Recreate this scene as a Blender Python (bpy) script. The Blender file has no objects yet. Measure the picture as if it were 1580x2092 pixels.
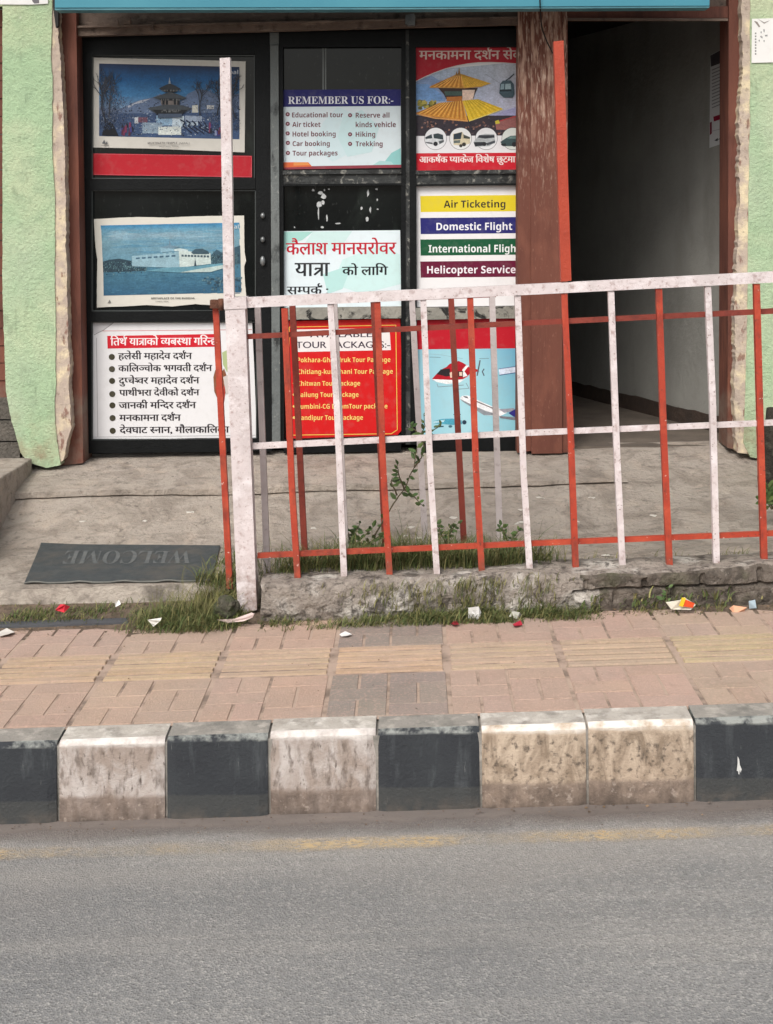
import bpy, bmesh, math, random
from mathutils import Vector, Matrix, noise as mnoise
R = math.radians
random.seed(7)
SC = bpy.context.scene
COL = SC.collection

# ------------------------------------------------------------------ camera
W, H = 1580.0, 2092.0          # size of the photograph
F, PX0, PY0 = 2800.0, 840.0, 567.0   # focal length and principal point in photo pixels (shifted crop)
EYE = Vector((0, 0, 1.58))
cam = bpy.data.cameras.new("camera")
cam.sensor_fit = 'HORIZONTAL'; cam.sensor_width = 36
cam.lens = F / W * 36
cam.shift_x = (W / 2 - PX0) / W
cam.shift_y = (PY0 - H / 2) / W
cam.clip_start = 0.05; cam.clip_end = 500
camo = bpy.data.objects.new("camera", cam); COL.objects.link(camo)
RC = Matrix.Rotation(R(90 - 2.6), 3, 'X') @ Matrix.Rotation(-0.007, 3, 'Z')
camo.matrix_world = Matrix.Translation(EYE) @ RC.to_4x4()
SC.camera = camo

# ------------------------------------------------------------------ sky, sun, exposure
world = bpy.data.worlds.new("World"); SC.world = world; world.use_nodes = True
wt = world.node_tree
sky = wt.nodes.new('ShaderNodeTexSky'); sky.sky_type = 'NISHITA'; sky.sun_disc = False
sky.sun_elevation = R(48); sky.sun_rotation = R(205); sky.air_density = 1.2; sky.dust_density = 4
hs = wt.nodes.new('ShaderNodeHueSaturation'); hs.inputs['Saturation'].default_value = 0.35
wt.links.new(sky.outputs[0], hs.inputs['Color'])
wt.links.new(hs.outputs[0], wt.nodes['Background'].inputs[0])
wt.nodes['Background'].inputs[1].default_value = 0.13
sl = bpy.data.lights.new("sun", 'SUN'); sl.energy = 1.5; sl.angle = R(28); sl.color = (1, 0.955, 0.9)
so = bpy.data.objects.new("sun", sl); COL.objects.link(so)
so.rotation_euler = (R(44), 0, R(-22))
SC.view_settings.view_transform = 'Standard'; SC.view_settings.look = 'None'
SC.view_settings.exposure = 0.47; SC.view_settings.gamma = 1
SC.cycles.max_bounces = 6

# ------------------------------------------------------------------ helpers
def s2l(v):
    v /= 255.0
    return v / 12.92 if v <= 0.04045 else ((v + 0.055) / 1.055) ** 2.4
def rgb(r, g, b, k=1.0): return (s2l(r) * k, s2l(g) * k, s2l(b) * k, 1)

def ray(px, py):
    return RC @ Vector(((px - PX0) / F, -(py - PY0) / F, -1))
def PX(px, py, Y):
    d = ray(px, py); t = Y / d.y
    return EYE + d * t
def on_plane(px, py, p, n):
    d = ray(px, py); t = (p - EYE).dot(n) / d.dot(n)
    return EYE + d * t
GR = 0.0255                      # the street climbs to the right
def on_street(px, py, z):        # a point on the climbing ground at height z (at X=0)
    return on_plane(px, py, Vector((0, 0, z)), Vector((-GR, 0, 1)))

def tag(o, label=None, cat=None, group=None, kind=None):
    if label: o['label'] = label
    if cat: o['category'] = cat
    if group: o['group'] = group
    if kind: o['kind'] = kind
    return o
ALL_AT = {}
def empty(name, loc, label=None, cat=None, group=None):
    o = bpy.data.objects.new(name, None); COL.objects.link(o)
    o.location = loc; o.empty_display_size = .1
    ALL_AT[o] = Vector(loc)
    return tag(o, label, cat, group)
def build(name, bm, mats, parent=None, smooth=False, base=True):
    """link a bmesh given in world coordinates as one mesh object"""
    me = bpy.data.meshes.new(name)
    bmesh.ops.recalc_face_normals(bm, faces=bm.faces) if base != 'keep' else None
    if smooth:
        for f in bm.faces: f.smooth = True
    if parent is None:
        xs = [v.co for v in bm.verts]
        c = Vector(((min(v.x for v in xs) + max(v.x for v in xs)) / 2, (min(v.y for v in xs) + max(v.y for v in xs)) / 2, min(v.z for v in xs)))
    else:
        c = ALL_AT[parent]
    bmesh.ops.translate(bm, verts=bm.verts, vec=-c)
    bm.to_mesh(me); bm.free()
    for m in (mats if isinstance(mats, (list, tuple)) else [mats]): me.materials.append(m)
    o = bpy.data.objects.new(name, me); COL.objects.link(o)
    ALL_AT[o] = c
    if parent is None: o.location = c
    else: o.parent = parent
    return o
def add_prism(bm, front, dvec, mat=0):
    """front: list of Vectors; closed prism pushed back by dvec"""
    a = [bm.verts.new(p) for p in front]; b = [bm.verts.new(p + dvec) for p in front]
    fs = [bm.faces.new(a), bm.faces.new(b[::-1])]
    n = len(a)
    for i in range(n): fs.append(bm.faces.new((a[i], b[i], b[(i + 1) % n], a[(i + 1) % n])))
    for f in fs: f.material_index = mat
    return fs
def add_box(bm, x0, x1, y0, y1, z0, z1, mat=0):
    return add_prism(bm, [Vector((x0, y0, z0)), Vector((x1, y0, z0)), Vector((x1, y0, z1)), Vector((x0, y0, z1))], Vector((0, y1 - y0, 0)), mat)
def pxq(bm, pts, Y, depth, mat=0, lean=0):
    return add_prism(bm, [PX(x, y, Y) for x, y in pts], Vector((0, depth, 0)), mat)
def pxr(bm, x0, y0, x1, y1, Y, depth, mat=0):
    return pxq(bm, [(x0, y0), (x1, y0), (x1, y1), (x0, y1)], Y, depth, mat)
def bevel(bm, w, seg=1, ang=30):
    es = [e for e in bm.edges if len(e.link_faces) == 2 and e.calc_face_angle(0) > R(ang)]
    bmesh.ops.bevel(bm, geom=es, offset=w, segments=seg, affect='EDGES', profile=.5)
def jag(pts, amp, step, seed=1, closed=False):
    """subdivide an outline finely and roughen it with broad and fine noise"""
    out = []; n = len(pts); st = min(step, 5.0); run = seed * 31.7
    for i in range(n if closed else n - 1):
        (x0, y0), (x1, y1) = pts[i], pts[(i + 1) % n]
        L = math.hypot(x1 - x0, y1 - y0) or 1; k = max(1, int(L / st)) if amp else 1
        nx, ny = -(y1 - y0) / L, (x1 - x0) / L
        for j in range(k):
            t = j / k; q = run + L * t
            a = (mnoise.noise(Vector((q * .021, seed, 0))) * 1.2 + mnoise.noise(Vector((q * .11, seed, 3))) * .7 + mnoise.noise(Vector((q * .43, seed, 7))) * .5) * amp
            out.append((x0 + (x1 - x0) * t + nx * a, y0 + (y1 - y0) * t + ny * a))
        run += L
    if not closed: out.append(pts[-1])
    return out
def tube(bm, pts, r0, r1=None, seg=6, mat=0):
    r1 = r0 if r1 is None else r1
    rings = []
    for i, p in enumerate(pts):
        d = (pts[min(i + 1, len(pts) - 1)] - pts[max(i - 1, 0)]).normalized()
        u = d.cross(Vector((0.31, 0.9, 0.2))).normalized(); v = d.cross(u)
        r = r0 + (r1 - r0) * i / max(1, len(pts) - 1)
        rings.append([bm.verts.new(p + (u * math.cos(2 * math.pi * k / seg) + v * math.sin(2 * math.pi * k / seg)) * r) for k in range(seg)])
    for a, b in zip(rings, rings[1:]):
        for k in range(seg):
            f = bm.faces.new((a[k], a[(k + 1) % seg], b[(k + 1) % seg], b[k])); f.material_index = mat; f.smooth = True
    bm.faces.new(rings[0][::-1]); bm.faces.new(rings[-1])

# ------------------------------------------------------------------ materials
def new_mat(name):
    m = bpy.data.materials.new(name); m.use_nodes = True
    return m, m.node_tree, m.node_tree.nodes['Principled BSDF']
def node(t, typ, **kw):
    n = t.nodes.new(typ)
    for k, v in kw.items(): setattr(n, k, v)
    return n
def vec(t, stretch, coord='W'):
    if coord == 'W':
        g = node(t, 'ShaderNodeNewGeometry').outputs['Position']
    else:
        g = node(t, 'ShaderNodeTexCoord').outputs['Object']
    mp = node(t, 'ShaderNodeMapping'); mp.inputs['Scale'].default_value = stretch
    t.links.new(g, mp.inputs[0]); return mp.outputs[0]
def noi(t, scale, stretch=(1, 1, 1), detail=6, rough=.6, dist=0):
    n = node(t, 'ShaderNodeTexNoise'); n.inputs['Scale'].default_value = scale
    n.inputs['Detail'].default_value = detail; n.inputs['Roughness'].default_value = rough; n.inputs['Distortion'].default_value = dist
    t.links.new(vec(t, stretch), n.inputs['Vector']); return n.outputs['Fac']
def ramp(t, src, lo, hi, a=0., b=1.):
    n = node(t, 'ShaderNodeMapRange'); n.clamp = True; n.interpolation_type = 'SMOOTHSTEP' if False else 'LINEAR'
    for k, v in zip((1, 2, 3, 4), (lo, hi, a, b)): n.inputs[k].default_value = v
    t.links.new(src, n.inputs[0]); return n.outputs[0]
def mul(t, a, b):
    n = node(t, 'ShaderNodeMath', operation='MULTIPLY')
    for i, x in enumerate((a, b)):
        if isinstance(x, (int, float)): n.inputs[i].default_value = x
        else: t.links.new(x, n.inputs[i])
    return n.outputs[0]
def mix(t, fac, a, b, mode='MIX'):
    n = node(t, 'ShaderNodeMix', data_type='RGBA', blend_type=mode)
    for i, x in ((0, fac), (6, a), (7, b)):
        if isinstance(x, (int, float, tuple)): n.inputs[i].default_value = x
        else: t.links.new(x, n.inputs[i])
    return n.outputs[2]
def zcoord(t):
    s = node(t, 'ShaderNodeSeparateXYZ'); t.links.new(node(t, 'ShaderNodeTexCoord').outputs['Object'], s.inputs[0])
    return s.outputs[2]
def M(name, c1, c2, scale=6, rough=.8, bump=0, bscale=60, stretch=(1, 1, 1), layers=(), spec=.3, attr=None, bstretch=(1, 1, 1), bdetail=5, metal=0, bdist=.02):
    """noise between two colours, then layers of wear or painted highlight: dict(c, scale, lo, hi, stretch, z=(z0,z1), k)"""
    m, t, b = new_mat(name)
    c = mix(t, ramp(t, noi(t, scale, stretch), .3, .7), c1, c2)
    if attr:
        a = node(t, 'ShaderNodeAttribute', attribute_name=attr)
        c = mix(t, 1.0, c, a.outputs['Color'], 'MULTIPLY')
    for L in layers:
        f = ramp(t, noi(t, L['scale'], L.get('stretch', (1, 1, 1)), L.get('detail', 6), L.get('nr', .6), L.get('dist', 0)), L['lo'], L['hi'])
        if 'z' in L:
            zs = zcoord(t)
            if 'wob' in L:
                ad = node(t, 'ShaderNodeMath', operation='ADD'); t.links.new(zs, ad.inputs[0])
                t.links.new(ramp(t, noi(t, 14), 0, 1, -L['wob'], L['wob']), ad.inputs[1]); zs = ad.outputs[0]
            f = mul(t, f, ramp(t, zs, *L['z']))
        f = mul(t, f, L.get('k', 1.0))
        c = mix(t, f, c, L['c'])
    t.links.new(c, b.inputs['Base Color'])
    b.inputs['Roughness'].default_value = rough; b.inputs['Specular IOR Level'].default_value = spec; b.inputs['Metallic'].default_value = metal
    if bump:
        bn = node(t, 'ShaderNodeBump'); bn.inputs['Strength'].default_value = bump; bn.inputs['Distance'].default_value = bdist
        t.links.new(noi(t, bscale, bstretch, bdetail, .65), bn.inputs['Height']); t.links.new(bn.outputs[0], b.inputs['Normal'])
    return m

# asphalt: worn grey with pale and dark stones
def asphalt():
    m, t, b = new_mat("worn_asphalt")
    c = mix(t, ramp(t, noi(t, 1.6, (.35, 1.5, 1)), .35, .65), rgb(116, 116, 116), rgb(134, 132, 130))
    c = mix(t, mul(t, ramp(t, noi(t, 5, (.12, 2.4, 1)), .52, .7), .4), c, rgb(156, 152, 146))
    v = node(t, 'ShaderNodeTexVoronoi'); v.inputs['Scale'].default_value = 170; t.links.new(vec(t, (1, 1, 1)), v.inputs['Vector'])
    s = node(t, 'ShaderNodeSeparateColor'); t.links.new(v.outputs['Color'], s.inputs[0])
    c = mix(t, mul(t, ramp(t, s.outputs[0], .62, .95), .42), c, rgb(186, 182, 175))
    c = mix(t, mul(t, ramp(t, s.outputs[1], .62, .95), .4), c, rgb(82, 80, 79))
    c = mix(t, mul(t, ramp(t, noi(t, 260), .45, .75), .3), c, rgb(88, 86, 84))
    sp = node(t, 'ShaderNodeSeparateXYZ'); t.links.new(node(t, 'ShaderNodeNewGeometry').outputs['Position'], sp.inputs[0])
    c = mix(t, mul(t, ramp(t, sp.outputs[1], 3.2, 4.0), ramp(t, noi(t, 4, (.4, 1, 1)), .3, .7, .1, .55)), c, rgb(150, 142, 134))   # dust blown to the roadside
    c = mix(t, mul(t, ramp(t, noi(t, 1.1, (.5, 1, 1), 3), .5, .66), .35), c, rgb(98, 98, 99))
    t.links.new(c, b.inputs['Base Color']); b.inputs['Roughness'].default_value = .85; b.inputs['Specular IOR Level'].default_value = .3
    bn = node(t, 'ShaderNodeBump'); bn.inputs['Strength'].default_value = .55; bn.inputs['Distance'].default_value = .006
    t.links.new(v.outputs['Distance'], bn.inputs['Height']); t.links.new(bn.outputs[0], b.inputs['Normal'])
    return m
ASPHALT = asphalt()
GUTTER = M("dusty_gutter", rgb(140, 125, 117), rgb(126, 114, 108), 7, .95, .5, 120, (.3, 1, 1), [dict(c=rgb(70, 64, 62), scale=30, lo=.6, hi=.75, k=.6), dict(c=rgb(160, 145, 134), scale=12, lo=.55, hi=.75, stretch=(.2, 1, 1), k=.5)])
BRICKC = M("paving_brick", rgb(171, 147, 131), rgb(182, 157, 140), 5, .92, .5, 160, layers=[dict(c=rgb(166, 148, 136), scale=2.2, lo=.4, hi=.68, k=.6), dict(c=rgb(118, 104, 95), scale=34, lo=.58, hi=.76, k=.3), dict(c=rgb(212, 174, 158), scale=90, lo=.5, hi=.75, k=.45), dict(c=rgb(112, 98, 88), scale=7, lo=.6, hi=.74, k=.25, dist=1)], attr='tint')
GROUT = M("sandy_joint", rgb(180, 158, 142), rgb(158, 138, 124), 9, .95, .4, 150, layers=[dict(c=rgb(108, 94, 84), scale=9, lo=.5, hi=.64, k=.75)])
LOWB = [dict(c=rgb(128, 112, 101), scale=40, lo=.0, hi=.1, z=(.120, .106, 0, .8), wob=.012), dict(c=rgb(84, 73, 66), scale=22, lo=.4, hi=.62, stretch=(1, 1, .5), z=(.114, .095, 0, .7)), dict(c=rgb(176, 162, 150), scale=48, lo=.58, hi=.68, k=.55, z=(.112, .10, 0, 1)), dict(c=rgb(64, 58, 53), scale=16, lo=.35, hi=.6, z=(.07, .03, 0, .85), wob=.02)]
KW = M("kerb_white_paint", rgb(196, 188, 183), rgb(176, 166, 160), 9, .88, .35, 90, layers=[
    dict(c=rgb(138, 121, 108), scale=13, lo=.38, hi=.62, stretch=(1, 1, .55), k=.75, dist=.8, z=(.278, .26, .35, 1)),
    dict(c=rgb(98, 86, 77), scale=40, lo=.5, hi=.64, stretch=(1, 1, .4), k=.7, z=(.275, .25, 0, 1)),
    dict(c=rgb(84, 74, 68), scale=80, lo=.62, hi=.7, stretch=(1, 1, .4), k=.8, z=(.276, .24, 0, 1)),
    dict(c=rgb(226, 220, 214), scale=16, lo=.38, hi=.58, z=(.262, .276, 0, .75), wob=.009)] + LOWB)  # pale layer here is a highlight painted along the top edge
KWD = M("kerb_cream_dirty_paint", rgb(192, 174, 154), rgb(174, 155, 136), 9, .9, .35, 90, layers=[
    dict(c=rgb(122, 105, 88), scale=17, lo=.42, hi=.62, stretch=(1, 1, .5), k=.8, dist=.8, z=(.272, .254, .1, 1)),
    dict(c=rgb(84, 74, 66), scale=50, lo=.53, hi=.66, k=.85, z=(.266, .245, 0, 1)),
    dict(c=rgb(70, 62, 56), scale=22, lo=.6, hi=.7, stretch=(1, 1, .3), k=.7, z=(.266, .245, 0, 1)),
    dict(c=rgb(228, 222, 214), scale=16, lo=.34, hi=.52, z=(.262, .276, 0, .85), wob=.012)] + LOWB)  # pale layer: painted highlight on the rounded top edge
KB = M("kerb_black_paint", rgb(55, 58, 61), rgb(46, 48, 52), 7, .78, .35, 90, layers=[
    dict(c=rgb(96, 100, 102), scale=20, lo=.55, hi=.75, stretch=(1, 1, .2), k=.5),
    dict(c=rgb(132, 134, 130), scale=60, lo=.66, hi=.74, stretch=(1, 1, .2), k=.5),
    dict(c=rgb(156, 158, 152), scale=20, lo=.42, hi=.58, z=(.269, .277, 0, .8), wob=.005),  # thin pale line painted in as the edge highlight
    dict(c=rgb(66, 67, 66), scale=40, lo=0, hi=.1, z=(.112, .106, 0, .8), wob=.003),
    dict(c=rgb(98, 90, 82), scale=18, lo=.42, hi=.62, z=(.085, .03, 0, .85), wob=.02)])
KT = M("dusty_kerb_top", rgb(150, 144, 136), rgb(128, 124, 118), 8, .92, .4, 70, layers=[dict(c=rgb(104, 102, 96), scale=14, lo=.5, hi=.68, k=.7), dict(c=rgb(182, 174, 164), scale=22, lo=.52, hi=.68, k=.6)])
KTW = M("dusty_white_kerb_top", rgb(184, 177, 168), rgb(160, 152, 143), 8, .92, .4, 70, layers=[dict(c=rgb(128, 122, 114), scale=14, lo=.5, hi=.66, k=.75), dict(c=rgb(216, 210, 202), scale=22, lo=.5, hi=.66, k=.6)])
CONC = M("yard_concrete", rgb(168, 158, 147), rgb(154, 144, 133), 3.5, .92, .7, 38, (1, 1, 1), [
    dict(c=rgb(126, 116, 106), scale=5, lo=.46, hi=.64, k=.75, dist=1.2), dict(c=rgb(98, 91, 84), scale=13, lo=.56, hi=.68, k=.5, dist=1.5, stretch=(.6, 1.4, 1)), dict(c=rgb(182, 167, 152), scale=9, lo=.52, hi=.7, k=.6, dist=.5),
    dict(c=rgb(88, 80, 74), scale=24, lo=.58, hi=.7, k=.55, dist=.5), dict(c=rgb(74, 68, 63), scale=60, lo=.64, hi=.72, k=.6), dict(c=rgb(196, 184, 170), scale=75, lo=.66, hi=.72, k=.6)], bdist=.03)
SOIL = M("soil", rgb(96, 82, 70), rgb(120, 104, 90), 9, .95, .8, 60, layers=[dict(c=rgb(66, 60, 50), scale=30, lo=.5, hi=.7, k=.8)])
RISER = M("pale_step_face", rgb(184, 174, 162), rgb(160, 150, 139), 5, .95, .7, 40, layers=[dict(c=rgb(112, 103, 95), scale=8, lo=.5, hi=.66, k=.7, dist=.8), dict(c=rgb(70, 65, 60), scale=3.5, lo=.56, hi=.68, k=.7)])
STONE = M("low_wall_cement", rgb(158, 148, 138), rgb(126, 116, 107), 6, .95, 1.0, 30, layers=[
    dict(c=rgb(204, 197, 188), scale=6, lo=.5, hi=.64, k=.85), dict(c=rgb(70, 63, 58), scale=12, lo=.52, hi=.64, k=.85, dist=.9), dict(c=rgb(58, 54, 50), scale=45, lo=.56, hi=.66, k=.7),
    dict(c=rgb(84, 84, 60), scale=9, lo=.5, hi=.68, k=.6, z=(.1, .0, 0, 1), wob=.03)], bdist=.03)
GREEN = M("green_plaster", rgb(158, 184, 147), rgb(170, 194, 157), 4, .92, .8, 75, layers=[
    dict(c=rgb(194, 202, 168), scale=3, lo=.46, hi=.66, k=.6), dict(c=rgb(136, 158, 130), scale=15, lo=.5, hi=.7, k=.5),
    dict(c=rgb(112, 126, 102), scale=24, lo=.6, hi=.72, stretch=(1, 1, .3), k=.45), dict(c=rgb(220, 218, 202), scale=15, lo=.69, hi=.73, k=.7, detail=8), dict(c=rgb(120, 130, 108), scale=70, lo=.6, hi=.72, k=.4), dict(c=rgb(186, 196, 170), scale=1.4, lo=.45, hi=.7, k=.6), dict(c=rgb(128, 138, 116), scale=5, lo=.58, hi=.74, k=.35, stretch=(1, 1, .4), dist=1),
    dict(c=rgb(150, 138, 112), scale=9, lo=.42, hi=.62, z=(.3, .02, 0, .9), wob=.06), dict(c=rgb(204, 204, 166), scale=3, lo=.3, hi=.5, z=(2.0, 2.45, 0, .6))], bdist=.015)
BEIGE = M("bare_plaster", rgb(192, 176, 160), rgb(166, 150, 138), 9, .95, .5, 60, layers=[dict(c=rgb(222, 206, 172), scale=11, lo=.48, hi=.64, k=.85), dict(c=rgb(118, 104, 94), scale=40, lo=.58, hi=.7, k=.6), dict(c=rgb(110, 64, 52), scale=26, lo=.6, hi=.66, stretch=(1, 1, .4), k=.7)], bdist=.012)
WOOD = M("red_brown_painted_wood", rgb(116, 72, 59), rgb(98, 60, 50), 5, .75, .5, 30, (1, 1, .25), [
    dict(c=rgb(70, 44, 38), scale=9, lo=.5, hi=.66, stretch=(1, 1, .25), k=.75), dict(c=rgb(120, 104, 92), scale=7, lo=.4, hi=.6, z=(.34, .3, 0, .8)),
    dict(c=rgb(146, 92, 70), scale=9, lo=.52, hi=.72, stretch=(1, 1, .3), k=.5)], bstretch=(1, 1, .12))
POSTW = M("worn_red_brown_post", rgb(110, 66, 53), rgb(97, 58, 47), 5, .75, .25, 30, (1, 1, .25), [
    dict(c=rgb(88, 50, 41), scale=12, lo=.5, hi=.7, stretch=(1, 1, .15), k=.5),
    dict(c=rgb(138, 88, 70), scale=9, lo=.52, hi=.72, stretch=(1, 1, .5), k=.4),
    dict(c=rgb(190, 156, 136), scale=60, lo=.46, hi=.6, stretch=(1, 1, .12), z=(1.45, 2.0, 0, .75), wob=.3),
    dict(c=rgb(200, 176, 158), scale=110, lo=.55, hi=.64, stretch=(1, 1, .15), z=(1.2, 2.1, 0, .8), wob=.3), dict(c=rgb(150, 112, 94), scale=120, lo=.62, hi=.7, stretch=(1, 1, .3), k=.5)], bstretch=(1, 1, .12))
BLACKM = M("black_painted_frame", rgb(9, 11, 12), rgb(16, 18, 19), 8, .5, .15, 50, layers=[dict(c=rgb(64, 66, 66), scale=30, lo=.66, hi=.74, stretch=(1, 1, .3), k=.4)], spec=.18)
WORNM = M("black_frame_worn_to_metal", rgb(30, 32, 32), rgb(62, 64, 63), 9, .5, .3, 60, layers=[dict(c=rgb(140, 138, 130), scale=22, lo=.55, hi=.64, k=.8, dist=1), dict(c=rgb(14, 15, 15), scale=13, lo=.52, hi=.62, k=.9)], spec=.4)
GREYM = M("grey_worn_stile", rgb(92, 97, 97), rgb(112, 116, 114), 6, .55, .3, 50, (1, 1, .3), [dict(c=rgb(30, 32, 32), scale=11, lo=.56, hi=.66, stretch=(1, 1, .5), k=.9), dict(c=rgb(160, 160, 154), scale=30, lo=.62, hi=.7, k=.6)])
PALEM = M("bare_aluminium_rail", rgb(156, 152, 142), rgb(120, 118, 110), 9, .5, .4, 60, layers=[dict(c=rgb(16, 16, 16), scale=13, lo=.52, hi=.6, k=.95, dist=1.2)])
TRACK = M("dirty_shutter_track", rgb(124, 106, 94), rgb(98, 84, 75), 7, .7, .4, 50, (1, 1, 1), [dict(c=rgb(166, 148, 134), scale=26, lo=.55, hi=.7, stretch=(.3, 1, 1), k=.6), dict(c=rgb(40, 34, 31), scale=18, lo=.55, hi=.7, k=.7)])
BLUE = M("blue_sign_sheet", rgb(60, 126, 144), rgb(70, 136, 152), 2, .45, 0, layers=[dict(c=rgb(120, 150, 160), scale=30, lo=.68, hi=.75, k=.4)])
HALL = M("darkened_hall_paint", rgb(152, 151, 145), rgb(136, 135, 130), 3, .8, .3, 30, layers=[dict(c=rgb(112, 110, 104), scale=5, lo=.5, hi=.7, k=.4, stretch=(1, 1, .3)), dict(c=rgb(190, 188, 182), scale=60, lo=.7, hi=.74, k=.5)])  # the hall's darkness is put into the base tone; streaks are grime
HALLD = M("dark_hall_lining", rgb(34, 33, 32), rgb(26, 26, 25), 4, .9)  # near black so the hall bounces less light, shade put into the colour
SKIRT = M("dark_skirting", rgb(54, 48, 44), rgb(74, 60, 52), 9, .9, .5, 40)
REDP = M("red_bar_paint", rgb(174, 64, 42), rgb(158, 56, 38), 8, .55, .2, 60, layers=[dict(c=rgb(104, 74, 58), scale=34, lo=.3, hi=.6, z=(.14, .0, 0, .85), wob=.03), dict(c=rgb(104, 48, 38), scale=22, lo=.52, hi=.66, k=.6, stretch=(1, 1, .4)), dict(c=rgb(206, 180, 168), scale=55, lo=.66, hi=.69, k=.8), dict(c=rgb(84, 56, 46), scale=80, lo=.63, hi=.68, k=.8), dict(c=rgb(200, 92, 62), scale=9, lo=.5, hi=.7, k=.5)], spec=.4)
REDT = M("orange_red_upright_paint", rgb(172, 66, 42), rgb(158, 59, 38), 8, .55, .2, 60, layers=[dict(c=rgb(140, 52, 34), scale=30, lo=.62, hi=.72, k=.4)], spec=.4)
REDD = M("dull_or_shaded_red_paint", rgb(134, 60, 48), rgb(118, 52, 42), 8, .65, .2, 60, layers=[dict(c=rgb(86, 40, 34), scale=26, lo=.52, hi=.7, k=.6)])
WHITP = M("pinkish_white_bar_paint", rgb(212, 201, 200), rgb(202, 190, 189), 10, .6, .25, 70, layers=[dict(c=rgb(126, 98, 82), scale=30, lo=.36, hi=.6, z=(.10, -.08, 0, .8), wob=.05), dict(c=rgb(150, 122, 116), scale=40, lo=.55, hi=.68, k=.65), dict(c=rgb(182, 172, 170), scale=7, lo=.5, hi=.66, k=.5, stretch=(1, 1, .5)), dict(c=rgb(226, 218, 218), scale=14, lo=.52, hi=.66, k=.7), dict(c=rgb(112, 78, 66), scale=90, lo=.62, hi=.68, k=.8)], spec=.4)
GREYW = M("shaded_white_bar_paint", rgb(190, 180, 178), rgb(172, 162, 160), 10, .65, .25, 70, layers=[dict(c=rgb(120, 104, 100), scale=40, lo=.6, hi=.72, k=.6)])
RUST = M("rusty_hinge", rgb(110, 72, 56), rgb(78, 52, 42), 20, .85, .5, 80)
MATB = M("dark_grey_doormat", rgb(84, 90, 92), rgb(98, 103, 104), 30, .95, 1.0, 260, layers=[dict(c=rgb(98, 102, 102), scale=170, lo=.55, hi=.7, k=.6), dict(c=rgb(128, 120, 110), scale=7, lo=.45, hi=.7, k=.5)])
MATL = M("doormat_letters", rgb(112, 114, 112), rgb(92, 96, 97), 40, .95, .6, 200)
GRASSM = M("grass_blades", rgb(82, 90, 58), rgb(104, 107, 74), 9, .7, attr='tint')
LEAFM = M("shrub_leaves", rgb(62, 82, 50), rgb(84, 102, 62), 14, .5, attr='tint')
STEMM = M("shrub_stem", rgb(92, 84, 62), rgb(74, 66, 50), 20, .8)
ROCKM = M("grey_rock", rgb(112, 106, 98), rgb(86, 82, 76), 20, .95, 1, 60, bdist=.02)
PLANKM = M("weathered_dark_strip", rgb(84, 85, 88), rgb(66, 66, 70), 12, .8, .3, 60, (.2, 1, 1))
STEELM = M("dull_steel", rgb(150, 152, 152), rgb(120, 122, 122), 20, .4, metal=.6)
CABLEM = M("black_cable", rgb(34, 32, 32), rgb(24, 24, 24), 20, .6)
def glass():
    m, t, b = new_mat("dark_shop_glass")
    c = mix(t, ramp(t, noi(t, 1.5), .35, .7), rgb(12, 15, 15), rgb(26, 29, 29))
    c = mix(t, mul(t, ramp(t, noi(t, 4, (1, 1, .5), 6, .6, 1.5), .55, .72), .5), c, rgb(44, 50, 46))
    c = mix(t, mul(t, ramp(t, noi(t, 60, (1, 1, .4)), .62, .74), .3), c, rgb(96, 98, 96))
    t.links.new(c, b.inputs['Base Color']); b.inputs['Roughness'].default_value = .07; b.inputs['Specular IOR Level'].default_value = .22
    return m
GLASS = glass()
def printm(name, rough=.5):
    m, t, b = new_mat(name)
    a = node(t, 'ShaderNodeAttribute', attribute_name='ink')
    c = mix(t, mul(t, ramp(t, noi(t, 26), .5, .75), .12), a.outputs['Color'], rgb(150, 146, 138))
    t.links.new(c, b.inputs['Base Color']); b.inputs['Roughness'].default_value = rough; b.inputs['Specular IOR Level'].default_value = .25
    return m
INK = printm("printed_sheet")
def photom():
    m, t, b = new_mat("printed_photograph")
    a = node(t, 'ShaderNodeAttribute', attribute_name='ink')
    f = node(t, 'ShaderNodeMath', operation='MULTIPLY_ADD'); t.links.new(noi(t, 95, (1, 1, 1.4), 8, .75), f.inputs[0]); f.inputs[1].default_value = 2.6; f.inputs[2].default_value = -.18
    g = node(t, 'ShaderNodeMath', operation='MULTIPLY_ADD'); t.links.new(noi(t, 22, (1, 1, 1.3), 5, .7), g.inputs[0]); g.inputs[1].default_value = 1.6; g.inputs[2].default_value = .2
    k = node(t, 'ShaderNodeCombineColor'); p = mul(t, f.outputs[0], g.outputs[0])
    for i in range(3): t.links.new(p, k.inputs[i])
    c = mix(t, .55, a.outputs['Color'], mix(t, 1.0, a.outputs['Color'], k.outputs[0], 'MULTIPLY'))
    t.links.new(c, b.inputs['Base Color']); b.inputs['Roughness'].default_value = .4; b.inputs['Specular IOR Level'].default_value = .3
    return m
PHOTO = photom()
def scrapm(name, c): return M(name, c, tuple(x * .8 for x in c[:3]) + (1,), 30, .7, .2, 40)

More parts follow.
